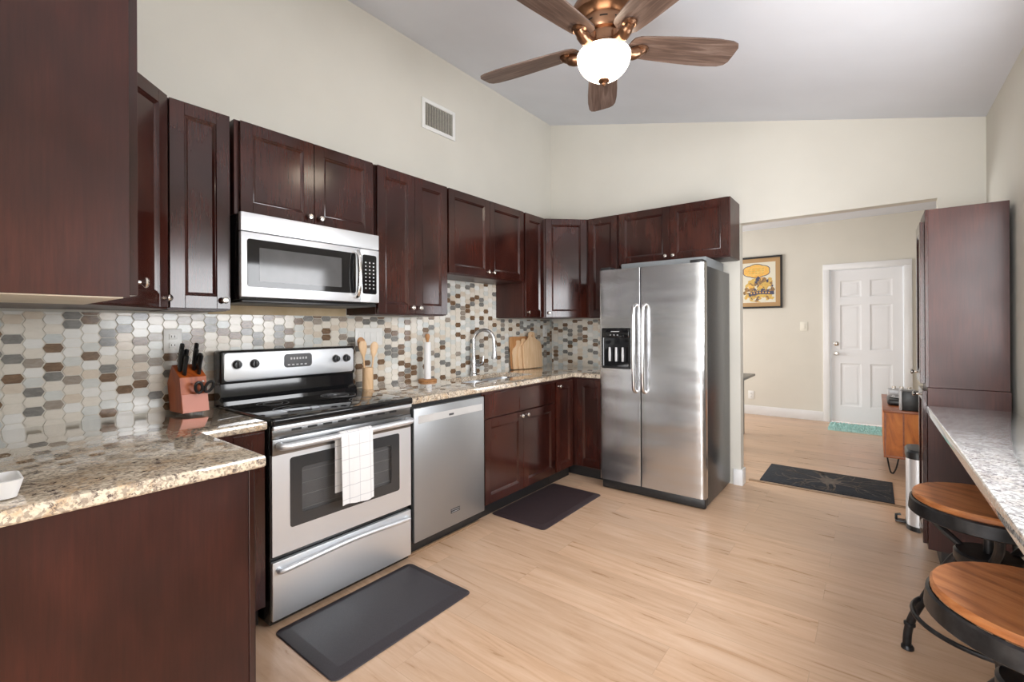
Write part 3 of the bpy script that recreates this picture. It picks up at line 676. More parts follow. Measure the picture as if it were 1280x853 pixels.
# ------------------------------------------------------------------ refrigerator
def fridge():
    root = thing('refrigerator', 'stainless side-by-side refrigerator with dispenser at the end of the counter', 'refrigerator', (1.35, 2.85, 0))
    x0, x1, yf, top = .945, 1.762, 2.457, 1.755; sp = 1.294
    MB().box(x0 + .004, x1 - .004, yf + .075, 3.186, .02, 1.735, .004).build('cabinet_body', M['grey_side'], root)
    MB().box(sp - .03, sp + .03, yf + .058, yf + .080, .085, 1.73).build('door_gasket', M['gasket'], root)
    MB().box(x0 + .01, x1 - .006, yf + .03, yf + .08, .006, .078, .010, 3).build('toe_grille', M['black_plastic'], root)
    for x in (x0 + .08, x1 - .08): MB().lathe([(.018, .0), (.018, .02)], (x, 3.1, .0005), 'z', 12).build('foot', M['black_plastic'], root)
    def leaf_mesh(a, b, ra, rb):
        """door cross section: corner radius ra at the left edge, rb at the right, front faintly bowed"""
        pf = []
        for k in range(7):
            t = PI / 2 * k / 6; pf.append((a + ra - ra * math.cos(t), yf + .004 + ra * .8 * (1 - math.sin(t))))
        for k in range(1, 10):
            x = a + ra + (b - a - ra - rb) * k / 10; pf.append((x, yf + .004 - .0025 * math.sin(PI * k / 10)))
        for k in range(6, -1, -1):
            t = PI / 2 * k / 6; pf.append((b - rb + rb * math.cos(t), yf + .004 + rb * .8 * (1 - math.sin(t))))
        return pf + [(b, yf + .068), (a, yf + .068)]
    for a, b, nm in ((x0, sp - .0045, 'freezer_door'), (sp + .0045, x1, 'fridge_door')):
        mb = MB(); mb.prism(leaf_mesh(a, b, .022 if nm == 'freezer_door' else .002, .002 if nm == 'freezer_door' else .030), .082, top)
        d = mb.build(nm, M['steel_fridge'], root, angle=30)
        hx = sp - .036 if nm == 'freezer_door' else sp + .036
        pts = bez([(hx, yf + .002, 1.472), (hx, yf - .028, 1.460), (hx, yf - .046, 1.42), (hx, yf - .052, 1.14), (hx, yf - .046, .86), (hx, yf - .028, .815), (hx, yf + .002, .803)], 7)
        MB().tube(pts, .0135, 12).build('door_handle', M['chrome'], d)
        if nm == 'freezer_door':
            rr = lambda i, y: [(x, y, z) for x, z in rrect(.972 + i, 1.216 - i, .972 + i, 1.292 - i, .010, 4)]
            mb = MB(); mb.loft([rr(0, yf + .006), rr(0, yf - .004), rr(.010, yf - .004), rr(.018, yf + .000)], False); mb.poly(rr(.018, yf + .000))
            dp = mb.build('dispenser', M['black_glass'], d)
            MB().box(.985, 1.203, yf - .010, yf - .003, 1.215, 1.284, .003).build('dispenser_panel', M['black_glass'], dp)
            MB().box(1.055, 1.125, yf - .0108, yf - .0101, 1.262, 1.267).box(1.045, 1.058, yf - .0108, yf - .0101, 1.235, 1.239).box(1.075, 1.088, yf - .0108, yf - .0101, 1.235, 1.239).box(1.105, 1.118, yf - .0108, yf - .0101, 1.235, 1.239).build('dispenser_print', M['print'], dp)
            for x in (1.045, 1.10, 1.155): MB().lathe([(.010, 0), (.012, .05), (.009, .11), (.002, .112)], (x, yf - .012, 1.03), 'z', 14).build('lever', M['silver_plastic'], dp)
            MB().box(.985, 1.203, yf - .020, yf - .002, .978, .990, .003).build('drip_tray', M['black_plastic'], dp)
    for x in (x0 + .05, x1 - .06): MB().box(x - .045, x + .045, yf + .02, yf + .12, 1.756, 1.778, .006).build('hinge_cover', M['black_plastic'], root)
fridge()
o = MB().box(1.075, 1.735, 2.60, 3.10, 1.736, 1.812, .004).build('storage_tray', M['grey_tray']); tag(o, 'flat grey tray lying on top of the refrigerator under the cabinet', 'tray')

# ------------------------------------------------------------------ pantry at the right
PX0, PX1, PY0, PY1 = 2.915, 3.232, 2.432, 2.735
root = thing('pantry_cabinet', 'tall dark pantry cabinet standing at the end of the bar on the right', 'cabinet', (3.07, 2.58, 0))
MB().box(PX0, PX1, PY0, PY1, .966, 1.925, .001, 1).build('upper_body', M['cab_panel'], root)
MB().box(PX0 + .008, PX1 + .004, PY0 + .001, PY1, .09, .964, .001, 1).build('lower_body', M['cab_panel'], root)
MB().box(PX0 + .06, PX1, PY0 + .004, PY1 - .01, 0, .09).build('toe_kick', M['kick'], root)
MB().box(PX0 - .001, PX0 + .014, PY0 - .004, PY0 - .0005, .966, 1.925, .001, 1).build('corner_stile', M['cab'], root)
TP = frame((PX0, PY1), (0, -1), (-1, 0)); L = PY1 - PY0
cab_door(TP, root, .010, L - .012, .985, 1.865, .045, 1.03)
cab_door(frame((PX0 + .008, PY1), (0, -1), (-1, 0)), root, .010, L - .012, .115, .945, .045, .90)

# ------------------------------------------------------------------ ceiling fan
def fan():
    cx, cy, zb = 1.680, 1.103, 2.650
    cz = ceil_z(cx)
    root = thing('ceiling_fan', 'bronze ceiling fan with five weathered wooden blades and a lit glass bowl', 'fan', (cx, cy, 2.48))
    mb = MB(); mb.lathe([(.075, cz + .005), (.075, cz - .03), (.055, cz - .06), (.02, cz - .075)], (cx, cy, 0)); mb.build('canopy', M['fan_dark'], root)
    MB().lathe([(.014, 2.845), (.014, cz - .06)], (cx, cy, 0), 'z', 14).build('downrod', M['fan_dark'], root)
    MB().lathe([(.05, 2.895), (.062, 2.885), (.062, 2.850), (.07, 2.845)], (cx, cy, 0)).build('rod_cover', M['fan_dark'], root)
    mb = MB(); mb.lathe([(.05, 2.850), (.10, 2.846), (.148, 2.825), (.160, 2.795), (.158, 2.775), (.128, 2.758), (.112, 2.752), (.112, 2.700), (.106, 2.690), (.090, 2.686), (.088, 2.640), (.100, 2.630), (.100, 2.606), (.03, 2.604)], (cx, cy, 0), 'z', 40)
    h = mb.build('motor_housing', M['fan_bronze'], root)
    mb = MB()
    for k in range(10):
        a = 2 * PI * k / 10
        for j in range(4):
            b0, b1 = a + .08 * j, a + .08 * (j + 1)
            mb.poly([(cx + .1126 * math.cos(b0), cy + .1126 * math.sin(b0), 2.723), (cx + .1126 * math.cos(b1), cy + .1126 * math.sin(b1), 2.723), (cx + .1126 * math.cos(b1), cy + .1126 * math.sin(b1), 2.730), (cx + .1126 * math.cos(b0), cy + .1126 * math.sin(b0), 2.730)])
    mb.build('vent_slots', M['fan_dark'], h)
    mb = MB(); prof = [(.127 * math.cos(a), 2.600 - .116 * math.sin(a)) for a in [PI / 2 * k / 14 for k in range(14)]]
    mb.lathe([(.100, 2.610), (.123, 2.608)] + prof + [(.012, 2.4845)], (cx, cy, 0), 'z', 40); mb.build('light_bowl', M['bowl'], root)
    MB().lathe([(.004, 2.456), (.010, 2.462), (.010, 2.472), (.026, 2.478), (.027, 2.484), (.01, 2.490)], (cx, cy, 0), 'z', 20).build('finial', M['fan_bronze'], root)
    for k in range(5):
        a = math.radians(117.54 + 72 * k)
        T = Matrix.Translation((cx, cy, zb)) @ Matrix.Rotation(a, 4, 'Z') @ Matrix.Rotation(math.radians(-11), 4, 'X')
        # blade outline: rounded root, widening, rounded tip
        up = [(.128, .030), (.140, .052), (.165, .064), (.23, .071), (.33, .078), (.45, .084), (.55, .085), (.625, .079), (.655, .067), (.668, .045)]
        pts = up + [(.669, 0)] + [(x, -y) for x, y in up[::-1]] + [(.124, 0)]
        mb = MB(); mb.loft([[(x, y, 0.003) for x, y in pts], [(x, y, .010) for x, y in pts]]); b = mb.build('blade', M['fan_blade'], root, local=True)
        b.matrix_local = Matrix.Translation(-ROOT[root.name]) @ T
        T2 = Matrix.Translation((cx, cy, zb)) @ Matrix.Rotation(a, 4, 'Z')
        mb = MB(T.inverted() @ T2)
        mb.tube(bez([(.085, 0, .020), (.098, 0, -.020), (.135, 0, -.030), (.170, 0, -.018), (.200, 0, .000)], 5), [.020] * 6 + [.026] * 5 + [.028] * 5 + [.024] * 4 + [.016], 14)
        mb.lathe([(.034, .003), (.034, -.006), (.026, -.012), (.020, -.010), (.014, -.015), (.002, -.016)], (.190, 0, -.003), 'z', 20)
        mb.build('blade_arm', M['fan_bronze'], b, local=True)
fan()

# ------------------------------------------------------------------ vent, plates
def vent():
    y0, y1, z0, z1 = 1.424, 1.776, 2.822, 3.055
    root = thing('air_vent', 'white air supply grille high on the left wall', 'vent', (0, 1.6, 2.82))
    mb = MB(); f = .030
    for q in ((y0, y0 + f, z0, z1), (y1 - f, y1, z0, z1), (y0 + f, y1 - f, z0, z0 + f), (y0 + f, y1 - f, z1 - f, z1)): mb.box(.0005, .012, *q, .003)
    mb.build('grille_frame', M['plate'], root)
    MB().box(.0005, .002, y0 + f, y1 - f, z0 + f, z1 - f).build('duct', M['vent_dark'], root)
    n = 17
    for k in range(n):
        y = y0 + f + (y1 - y0 - 2 * f) * (k + .5) / n
        mb = MB(); mb.loft([[(.003, y - .004, z), (.011, y - .001, z), (.011, y + .0005, z), (.003, y - .0025, z)] for z in (z0 + f, z1 - f)]); mb.build('slat', M['slat'], root)
vent()
def plate(name, label, cat, T, w, h, kind, gangs=1, m='plate'):
    root = thing(name, label, cat, tuple(T @ Vector((0, 0, 0))))
    MB(T).box(-w / 2, w / 2, .0005, .006, -h / 2, h / 2, .002).build('face_plate', M[m], root)
    for g in range(gangs):
        c = (g - (gangs - 1) / 2) * .046
        if kind == 'switch': MB(T).box(c - .016, c + .016, .006, .010, -.033, .033, .0015).build('rocker', M[m], root)
        else:
            for s in (-.021, .021):
                r = MB(T); r.box(c - .016, c + .016, .006, .0085, s - .014, s + .014, .003); r = r.build('receptacle', M[m], root)
                q = MB(T); q.box(c - .008, c - .005, .0085, .0088, s - .004, s + .006).box(c + .005, c + .008, .0085, .0088, s - .004, s + .006).build('slots', M['gasket'], r)
T0 = lambda y, z: frame((.0085, y, z), (0, 1), (1, 0))
plate('wall_outlet', 'white outlet plate on the tiles left of the knife block', 'outlet', T0(-.165, 1.243), .075, .118, 'outlet')
plate('light_switch', 'wide white four-gang switch plate on the tiles behind the wooden spoons', 'switch', T0(.945, 1.243), .212, .118, 'switch', 4)
plate('wall_outlet', 'white outlet plate on the tiles beside the cutting boards near the corner', 'outlet', T0(3.065, 1.262), .075, .118, 'outlet')
TF = lambda x, z: frame((x, YF, z), (1, 0), (0, -1))
plate('light_switch', 'ivory light switch on the far wall left of the white door', 'switch', TF(1.925, 1.297), .09, .125, 'switch', 1, 'plate_ivory')
plate('wall_outlet', 'white outlet low on the far wall above the baseboard', 'outlet', TF(1.257, .285), .08, .12, 'outlet')

# ------------------------------------------------------------------ counter things
def knife_block():
    bx, by = .100, -.128; rz = math.radians(95)
    root = thing('knife_block', 'cherry wood knife block with black-handled knives and scissors beside the stove', 'knife block', (bx, by, Z1), rz)
    # local: x width, -y front
    w = .056
    P = [(-.080, .002), (.056, .002), (.082, .135), (.032, .222), (-.050, .165), (-.058, .118)]
    mb = MB(); mb.loft([[(s * w, y, z) for y, z in P] for s in (-1, 1)]); mb.build('block', M['block_wood'], root, local=True)
    q = ((-.98, -.0810, .004), (.98, -.0810, .004), (.98, -.0655, .086), (-.98, -.0655, .086))
    mb = MB(); mb.loft([[(x * w, y, z) for x, y, z in q], [(x * w, y - .002, z) for x, y, z in q]]); mb.build('front_face', M['block_pink'], root, local=True)
    dirv = Vector((0, -.30, .95)).normalized(); k = 0
    for col, xs in enumerate(((-.040, -.022), (.020, .040))):
        for row, (yy, zz) in enumerate(((-.036, .178), (-.010, .196), (.016, .214))):
            for xx in (xs if (row == 1) else (sum(xs) / 2,)):
                thing_knife(Vector((xx, yy, zz)), dirv, .096 + .010 * row - (.022 if xx == .040 else 0), root, k); k += 1
    return root
def thing_knife(p, d, L, root, k):
    T = Matrix.Translation(ROOT[root.name]) @ Matrix.Rotation(root.rotation_euler.z, 4, 'Z')
    q = p + d * L
    mb = MB(T)
    side = Vector((1, 0, 0)); up = d.cross(side)
    rings = []
    for t, hw, hh in ((-.01, .0065, .011), (.02, .0075, .0125), (.5, .008, .0135), (.85, .0085, .015), (.97, .008, .014), (1.0, .004, .008)):
        c = p + d * (L * t) + up * (.004 * math.sin(PI * t))
        rings.append([c + side * hw * math.cos(a) + up * hh * math.sin(a) for a in [2 * PI * i / 10 for i in range(10)]])
    mb.loft(rings)
    o = mb.build('kitchen_knife', M['black_plastic'])
    where = ('front', 'middle outer', 'middle inner', 'rear', 'front', 'middle inner', 'middle outer', 'rear')[k]
    tag(o, f'black-handled knife, {where} one of the {("left", "right")[k // 4]} cluster in the knife block', 'knife', 'knives in the block')
    mb = MB(T)
    for t in (.2, .5, .8):
        c = p + d * (L * t) + up * .003; mb.tube([c - side * .0095, c + side * .0095], .002, 8)
    mb.build('rivets', M['nickel'], o)
    return o
kb = knife_block()
def scissors(root):
    T = Matrix.Translation(ROOT[root.name]) @ Matrix.Rotation(root.rotation_euler.z, 4, 'Z')
    o = thing('scissors', 'black-handled kitchen scissors stuck in the front of the knife block', 'scissors', tuple(T @ Vector((.02, -.09, .1))))
    for sx, tilt in ((-.010, -.25), (.034, .35)):
        c = Vector((sx + .014, -.098, .118)); pts = []
        for i in range(18):
            a = 2 * PI * i / 18; u, v = .015 * math.cos(a), .026 * math.sin(a)
            pts.append(c + Vector((u * math.cos(tilt) + v * math.sin(tilt), -.3 * v, v * math.cos(tilt) - u * math.sin(tilt))))
        MB(T).tube(pts, .0068, 8, True).build('finger_loop', M['black_plastic'], o)
    MB(T).tube([(.024, -.062, .128), (.024, -.080, .138), (.024, -.094, .146)], .006, 8).build('pivot', M['nickel'], o)
scissors(kb)
def utensils():
    cx, cy = .130, .852
    o = MB().lathe([(.032, .0005), (.034, .004), (.034, .140), (.029, .142), (.029, .012), (.002, .010)], (cx, cy, Z1), 'z', 28).build('utensil_crock', M['pale_wood']); tag(o, 'pale wooden utensil cup standing on the counter right of the stove', 'utensil holder')
    specs = [(-.012, -.012, .005, -.020, .310, 'paddle', 'pale_wood', 'flat-ended pale wooden spatula, the nearer left one in the cup'),
             (.008, .012, .015, .026, .305, 'spoon', 'pale_wood', 'pale wooden spoon leaning right in the cup'),
             (-.012, .004, -.022, -.034, .335, 'spoon', 'orange_wood', 'darker round-headed wooden spoon at the back of the cup')]
    for dx, dy, ex, ey, L, kind, m, lab in specs:
        p0 = Vector((cx + dx, cy + dy, Z1 + .014)); p1 = Vector((cx + dx + ex, cy + dy + ey, Z1 + L))
        mb = MB(); d = p1 - p0
        side = Vector((.35, .94, 0)) if kind != 'x' else Vector((0, 1, 0)); side = (side - d.normalized() * side.dot(d.normalized())).normalized(); nrm = d.normalized().cross(side)
        pr = [(0, .005, .005), (.55, .0055, .005), (.66, .008, .005), (.76, .019, .005), (.86, .025, .005), (.94, .024, .0045), (.99, .018 if kind == 'paddle' else .012, .004), (1.0, .014 if kind == 'paddle' else .004, .003)]
        mb.loft([[p0 + d * t + side * (a * math.cos(q)) + nrm * (b * math.sin(q)) for q in [2 * PI * i / 14 for i in range(14)]] for t, a, b in pr])
        o = mb.build('wooden_spatula' if kind == 'paddle' else 'wooden_spoon', M[m]); tag(o, lab, 'spatula' if kind == 'paddle' else 'spoon', 'wooden utensils in the cup')
utensils()
px, py = .100, 1.385
root = thing('paper_towel_holder', 'wooden paper towel stand with round base on the counter left of the sink', 'paper towel holder', (px, py, Z1))
MB().lathe([(.066, .0005), (.068, .004), (.068, .012), (.062, .016), (.002, .016)], (px, py, Z1)).build('base', M['orange_wood'], root)
MB().lathe([(.009, .014), (.009, .300)], (px, py, Z1), 'z', 16).build('rod', M['orange_wood'], root)
MB().lathe([(.009, .295), (.012, .305), (.017, .320), (.018, .335), (.012, .347), (.002, .349)], (px, py, Z1), 'z', 20).build('finial', M['orange_wood'], root)
o = MB().lathe([(.012, .018), (.025, .018), (.025, .287), (.012, .287)], (px, py, Z1), 'z', 24, False).build('paper_towel_roll', M['paper']); tag(o, 'nearly used-up white paper towel roll on the wooden stand', 'paper towel')
# cutting boards leaning on the tiles
def boards():
    def board_obj(label, y0, y1, h, x, m, shape, lean=.06, t=.014):
        # outline in (y,z)
        w = y1 - y0; c = (y0 + y1) / 2
        if shape == 'rect': P = rrect(y0, y1, 0.0, h, .018, 5)
        else:
            hw = w / 2; P = [(c - hw + .01, 0), (c + hw - .01, 0), (c + hw, .012), (c + hw, h * .60), (c + hw * .86, h * .71), (c + hw * .42, h * .80), (c + hw * .30, h * .86), (c + hw * .30, h * .96), (c + hw * .18, h), (c - hw * .18, h), (c - hw * .30, h * .96), (c - hw * .30, h * .86), (c - hw * .42, h * .80), (c - hw * .86, h * .71), (c - hw, h * .60), (c - hw, .012)]
        f = lambda dx, ins: [(x + dx - z * lean, y, Z1 + .0008 + z) for y, z in offset_poly(P, ins)]
        mb = MB(); mb.loft([f(0, .002), f(.002, 0), f(t - .002, 0), f(t, .002)]); o = mb.build('cutting_board', M[m]); tag(o, label, 'cutting board', 'cutting boards leaning by the corner'); return o
    board_obj('rectangular brown wooden cutting board, rearmost, leaning on the tiles', 2.455, 2.83, .305, .034, 'orange_wood', 'rect')
    board_obj('pale round-shouldered cutting board, second from the back of the row', 2.465, 2.66, .270, .052, 'pale_wood', 'paddle')
    board_obj('pale wooden cutting board, third from the back, mostly hidden by the front one', 2.525, 2.72, .285, .070, 'pale_wood', 'paddle')
    o = board_obj('large pale handled cutting board at the front of the row', 2.575, 2.885, .350, .092, 'pale_wood', 'paddle')
    zc = .31; ring = [(.092 + .015 - zc * .06, 2.73 + .010 * math.cos(a), Z1 + zc + .010 * math.sin(a)) for a in [2 * PI * i / 16 for i in range(16)]]
    MB().tube(ring, .0025, 6, True).build('hanging_hole_rim', M['orange_wood'], o)
boards()
# white dish at the left picture edge
rr = lambda i, z: [(x, y, z) for x, y in rrect(1.02 + i, 1.135 - i, -.865 + i, -.772 - i, .014, 4)]
o = MB().loft([rr(.020, Z1 + .0005), rr(.010, Z1 + .004), rr(0, Z1 + .045), rr(.004, Z1 + .046), rr(.014, Z1 + .010)], True).build('white_dish', M['paper']); tag(o, 'small white square dish at the left end of the granite counter', 'dish')

# ------------------------------------------------------------------ mats and rugs
def floor_mat(name, label, x0, x1, y0, y1, m, h=.017, b=.045, r=.03):
    ring = lambda i, z: [(x, y, z) for x, y in rrect(x0 + i, x1 - i, y0 + i, y1 - i, max(.006, r - i * .4), 5)]
    o = MB().loft([ring(.003, .0005), ring(0, .003), ring(.004, .006), ring(b, h), ring(b + .004, h + .0005)]).build(name, m, None, angle=12)
    return tag(o, label, 'mat')
floor_mat('kitchen_mat', 'black cushioned floor mat lying in front of the stove', .672, 1.140, .004, .742, M['mat_black'])
floor_mat('kitchen_mat', 'dark brown cushioned floor mat lying in front of the sink cabinet', .585, 1.035, 1.525, 2.320, M['mat_brown'], b=.035)
def rug():
    x0, x1, y0, y1 = 1.930, 2.810, 3.440, 4.015
    root = thing('doorway_rug', 'black runner rug printed with a tree, lying just beyond the kitchen opening', 'rug', (2.37, 3.73, 0))
    MB().box(x0, x1, y0, y1, .0006, .007, .002).build('pile', M['rug_black'], root)
    mb = MB(); z = .0078; rnd = random.Random(3)
    def strip(p, a, L, w, dep):
        n = 5; pts = []; q = Vector(p)
        for i in range(n + 1):
            pts.append((q.copy(), w * (1 - .75 * i / n), a)); a += rnd.uniform(-.35, .35); q = q + Vector((math.cos(a), math.sin(a))) * (L / n)
            q.x = min(max(q.x, x0 + .02), x1 - .02); q.y = min(max(q.y, y0 + .02), y1 - .02)
        Lr = [(c.x - math.sin(t) * ww, c.y + math.cos(t) * ww) for c, ww, t in pts]; Rr = [(c.x + math.sin(t) * ww, c.y - math.cos(t) * ww) for c, ww, t in pts]
        for i in range(n): mb.poly([(*Lr[i], z), (*Lr[i + 1], z), (*Rr[i + 1], z), (*Rr[i], z)])
        if dep:
            for k in range(3):
                c = pts[2 + k]; strip(tuple(c[0]), a + rnd.uniform(-1.2, 1.2), L * .62, w * .45, dep - 1)
    c = (2.40, 3.74)
    mb.prism([(c[0] + rx * math.cos(t), c[1] + ry * math.sin(t)) for t in [2 * PI * i / 16 for i in range(16)] for rx, ry in ((.07 + .015 * math.sin(t * 5), .09 + .02 * math.cos(t * 3)),)], .0071, .0079)
    for k in range(11):
        a = 2 * PI * k / 11; strip((c[0] + .05 * math.cos(a), c[1] + .06 * math.sin(a)), a, .22 + .08 * abs(math.cos(a)), .012, 2)
    mb.build('tree_print', M['rug_art'], root)
rug()
def teal():
    x0, x1, y0, y1 = 2.235, 2.98, 6.06, 6.58; rnd = random.Random(5); mb = MB()
    mb.box(x0, x1, y0, y1, .0006, .012)
    for i in range(1700):
        x, y = rnd.uniform(x0, x1), rnd.uniform(y0, y1); a = rnd.uniform(0, 6.28); r = .010; h = rnd.uniform(.014, .026)
        mb.loft([[(x + r * math.cos(t), y + r * math.sin(t), .008) for t in (a, a + 2.1, a + 4.2)], [(x + .4 * r * math.cos(t) + .006 * math.cos(a), y + .4 * r * math.sin(t) + .006 * math.sin(a), h) for t in (a, a + 2.1, a + 4.2)]])
    o = mb.build('door_mat', M['rug_teal']); tag(o, 'mint green shaggy mat lying in front of the white door', 'mat')
teal()

# ------------------------------------------------------------------ far room things
def picture():
    x0, x1, z0, z1 = 1.07, 1.668, 1.562, 2.318; y = YF
    root = thing('framed_poster', 'framed colourful poster with orange cloud in a black frame on the far wall', 'picture', (1.37, y, 1.562))
    mb = MB(); f = .026
    for q in ((x0, x0 + f, z0, z1), (x1 - f, x1, z0, z1), (x0 + f, x1 - f, z0, z0 + f), (x0 + f, x1 - f, z1 - f, z1)): mb.box(q[0], q[1], y - .028, y - .001, q[2], q[3], .002)
    mb.build('frame', M['frame_black'], root)
    MB().box(x0 + f, x1 - f, y - .012, y - .001, z0 + f, z1 - f).build('mat_board', M['mat_tan'], root)
    a0, a1, b0, b1 = x0 + .085, x1 - .085, z0 + .085, z1 - .085
    mb = MB([None][0]); k = y - .0125
    mb.mi = 0; mb.box(a0, a1, k, k + .0005, b0, b1)
    def blob(cx, cz, r, mi, rag=.15, n=22, d=.0006, sx=1.0):
        rnd = random.Random(int(cx * 1000 + cz * 77)); mb.mi = mi
        mb.poly([(min(max(cx + sx * r * (1 + rnd.uniform(-rag, rag)) * math.cos(t), a0 + .004), a1 - .004), k - d, min(max(cz + r * (1 + rnd.uniform(-rag, rag)) * math.sin(t), b0 + .004), b1 - .004)) for t in [2 * PI * i / n for i in range(n)]])
    W_, H_ = a1 - a0, b1 - b0
    for d, ext, mi in ((.0004, .010, 4), (.0009, 0, 1)):
        mb.mi = mi
        mb.poly([(a0 + .42 * W_ + (.165 + ext + .014 * abs(math.sin(3 * t))) * math.cos(t), k - d, b0 + .79 * H_ + (.085 + ext + .012 * abs(math.sin(3 * t))) * math.sin(t)) for t in [2 * PI * i / 48 for i in range(48)]])
    mb.mi = 2
    for r_ in range(3):
        for c_ in range(5): mb.poly([(a0 + (.18 + .10 * c_ + x) * W_, k - .0012, b0 + (.72 + .055 * r_ + z) * H_) for x, z in ((0, 0), (.075, .004), (.07, .03), (.004, .026))])
    blob(a0 + .50 * W_, b0 + .31 * H_, .19, 2, .12, 30, .0002, .95)
    rnd = random.Random(11)
    for i in range(110):
        u, v = rnd.uniform(.06, .94), rnd.uniform(.04, .58); blob(a0 + u * W_, b0 + v * H_, rnd.uniform(.012, .036), rnd.choice((2, 3, 3, 3, 2, 1, 0, 4)), .45, 9, .001 + i * .000012)
    mb.mi = 4; mb.poly([(a0 + u * W_, k - .0026, b0 + v * H_) for u, v in ((.18, .17), (.55, .21), (.96, .19), (.95, .27), (.55, .29), (.20, .25))])
    mb.mi = 1
    for c_ in range(7): mb.poly([(a0 + (.24 + .09 * c_ + x) * W_, k - .0028, b0 + (.215 + .02 * math.sin(c_ * .45) + z) * H_) for x, z in ((0, 0), (.05, 0), (.045, .035), (.005, .035))])
    mb.build('poster_print', [M['art_cream'], M['art_orange'], M['art_yellow'], M['art_brown'], M['art_navy']], root)
picture()
root = thing('dining_table', 'grey table whose corner pokes out beside the wall end by the refrigerator', 'table', (1.2, 4.85, 0))
MB().box(.75, 1.562, 4.40, 5.30, .700, .726, .003).build('tabletop', M['grey_side'], root)
for x in (.82, 1.42):
    for y in (4.48, 5.22): MB().box(x - .03, x + .03, y - .03, y + .03, .0005, .70, .003).build('leg', M['grey_side'], root)

def sideboard():
    x0, x1, y0, y1, z0, z1 = 2.762, 3.20, 4.27, 5.45, .150, .565
    root = thing('sideboard', 'orange-brown wooden sideboard on hairpin legs in the room beyond the pantry', 'sideboard', ((x0 + x1) / 2, (y0 + y1) / 2, 0))
    mb = MB().box(x0 - .008, x1, y0 - .008, y1, z1 - .022, z1, .002).box(x0 - .004, x1, y0 - .004, y1, z0, z0 + .02, .002); mb.build('top_and_base', M['side_edge'], root)
    MB().box(x0 + .01, x1, y0 + .006, y1, z0 + .02, z1 - .022).build('case', M['side_wood'], root)
    for a, b in ((x0 + .0, x0 + .012), (x0 + .125, x0 + .135)): MB().box(a, b, y0 - .002, y0 + .006, z0 + .02, z1 - .022).build('stile', M['side_edge'], root)
    n = 3
    for k in range(n):
        a = y0 + .01 + (y1 - y0 - .02) * k / n; b = y0 + .01 + (y1 - y0 - .02) * (k + 1) / n
        MB().box(x0 - .003, x0 + .01, a + .004, b - .004, z0 + .026, z1 - .028, .002).build('door', M['side_wood'], root)
    for x in (x0 + .055, x1 - .08):
        for y in (y0 + .06, y1 - .06):
            pts = bez([(x - .035, y, z0), (x - .022, y, .06), (x - .010, y, .012), (x, y, .0065), (x + .010, y, .012), (x + .028, y, .06), (x + .045, y, z0)], 6)
            MB().tube(pts, .006, 8).build('leg', M['iron'], root)
    top = z1
    root = thing('speaker', 'black speaker with silver side standing at near end of the sideboard', 'speaker', (2.93, 4.36, top))
    MB().box(2.885, 3.02, 4.30, 4.45, top + .0005, top + .165, .006).build('speaker_body', M['black_plastic'], root)
    MB().box(2.868, 2.885, 4.30, 4.45, top + .0005, top + .170, .004).build('side_panel', M['silver_plastic'], root)
    root = thing('turntable', 'black round-cornered record player lying on the sideboard', 'record player', (2.90, 4.75, top))
    MB().box(2.79, 3.12, 4.58, 4.93, top + .0005, top + .055, .018, 3).build('plinth', M['black_plastic'], root)
    MB().lathe([(.14, .056), (.14, .066), (.003, .067)], (2.94, 4.75, top), 'z', 32).build('platter', M['black'], root)
    MB().tube([(3.07, 4.88, top + .075), (3.07, 4.72, top + .080), (3.02, 4.66, top + .072)], .005, 8).build('tonearm', M['nickel'], root)
    root = thing('radio', 'pale silver radio behind the record player on the sideboard', 'radio', (2.9, 5.15, top))
    MB().box(2.80, 3.02, 5.05, 5.20, top + .0005, top + .10, .012, 3).build('case', M['silver_plastic'], root)
    for x in (2.85, 2.91, 2.97): MB().lathe([(.016, .1), (.016, .125), (.003, .127)], (x, 5.12, top), 'z', 16).build('dial', M['nickel'], root)
sideboard()
def trash():
    cx, cy = 2.955, 3.055
    root = thing('trash_can', 'slim stainless step trash can with black lid beside the pantry', 'trash can', (cx, cy, 0))
    r = lambda i, z: [(x, y, z) for x, y in rrect(2.855 + i, 3.05 - i, 2.925 + i, 3.165 - i, .06, 6)]
    MB().loft([r(0, .0006), r(0, .03)]).build('foot_ring', M['black_plastic'], root)
    MB().loft([r(.002, .03), r(.002, .455)]).build('bin', M['steel_bright'], root)
    MB().loft([r(-.003, .455), r(-.003, .495), r(.006, .510), r(.03, .515)]).build('lid', M['black_plastic'], root)
    mb = MB().box(2.800, 2.860, 3.03, 3.085, .010, .022, .004); mb.tube([(2.806, 3.0575, .020), (2.806, 3.0575, .052), (2.83, 3.0575, .058)], .008, 8); mb.build('pedal', M['black_plastic'], root)
trash()

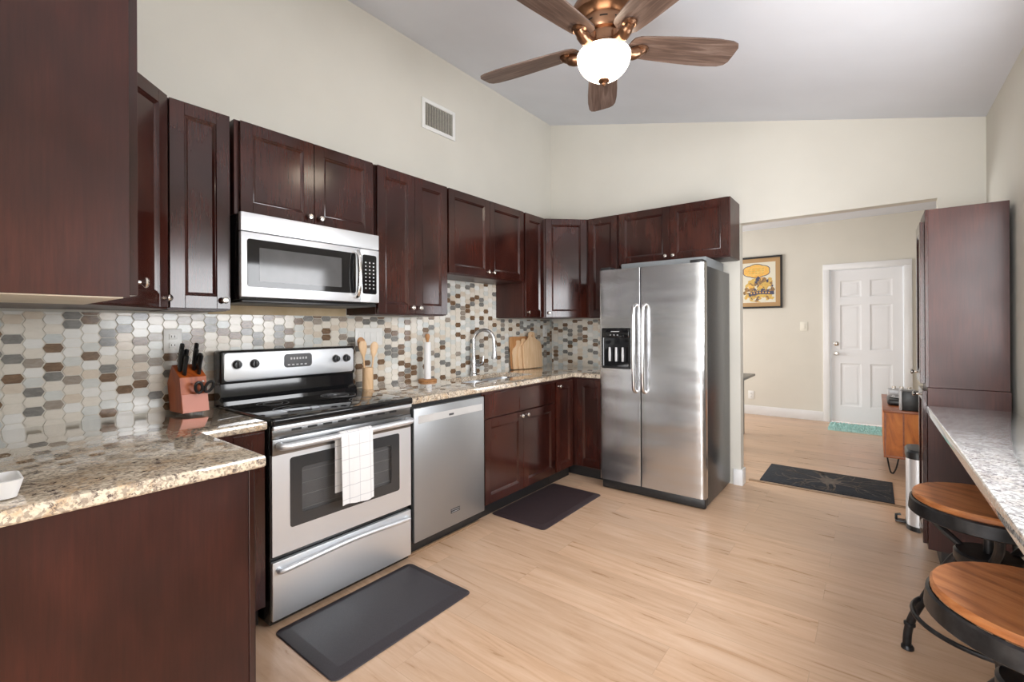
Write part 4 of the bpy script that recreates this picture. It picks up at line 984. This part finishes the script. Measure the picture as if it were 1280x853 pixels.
# ------------------------------------------------------------------ bar stools
def stool(name, label, x, y, zs, rz):
    root = thing(name, label, 'stool', (x, y, 0), rz, None)
    R = .205
    MB().lathe([(.002, zs - .022), (R - .004, zs - .022), (R, zs - .018), (R, zs - .006), (R - .005, zs), (.002, zs)], (0, 0, 0), 'z', 48).build('seat', [M['seat_wood']], root, local=True)
    MB().lathe([(R + .001, zs - .022), (R + .008, zs - .026), (R + .012, zs - .066), (R + .008, zs - .070), (R - .002, zs - .070), (R - .004, zs - .024)], (0, 0, 0), 'z', 48, False).build('seat_band', M['iron'], root, local=True)
    hz = zs - .205
    MB().lathe([(.03, hz - .03), (.085, hz - .026), (.092, hz - .015), (.092, hz + .012), (.085, hz + .02), (.03, hz + .022)], (0, 0, 0), 'z', 32).build('hub', M['iron'], root, local=True)
    MB().lathe([(.014, hz - .16), (.014, zs - .03)], (0, 0, 0), 'z', 16).build('screw_post', M['iron'], root, local=True)
    for k in range(3):
        a = PI * 2 / 3 * k; c, s = math.cos(a), math.sin(a)
        q = [(R - .012, zs - .055), (R - .020, zs - .10), (.135, zs - .150), (.095, zs - .178), (.075, hz + .010)]
        mb = MB(); mb.tube(bez([(r * c, r * s, z) for r, z in q], 6), .013, 10); mb.build('seat_bracket', M['iron'], root, local=True)
        q = [(.075, hz - .008), (.108, hz - .06), (.155, hz - .16), (.205, .20), (.232, .13), (.246, .07), (.250, .012)]
        mb = MB(); mb.tube(bez([(r * c, r * s, z) for r, z in q], 6), .0145, 12); mb.lathe([(.019, -.006), (.019, .004), (.014, .008)], (.240 * c, .240 * s, .105), 'z', 14); mb.lathe([(.021, .0005), (.021, .010), (.016, .018)], (.248 * c, .248 * s, 0), 'z', 16)
        mb.build('leg', M['iron'], root, local=True)
    ring = [(.205 * math.cos(t), .205 * math.sin(t), .225) for t in [2 * PI * i / 40 for i in range(40)]]
    MB().tube(ring, .0085, 10, True).build('foot_ring', M['iron'], root, local=True)
stool('bar_stool', 'round wooden-seat iron bar stool farther from the camera, next to the pantry', 3.012, 1.40, .68, math.radians(150))
stool('bar_stool', 'round wooden-seat iron bar stool nearest the camera at the lower right', 3.008, .625, .675, math.radians(145))
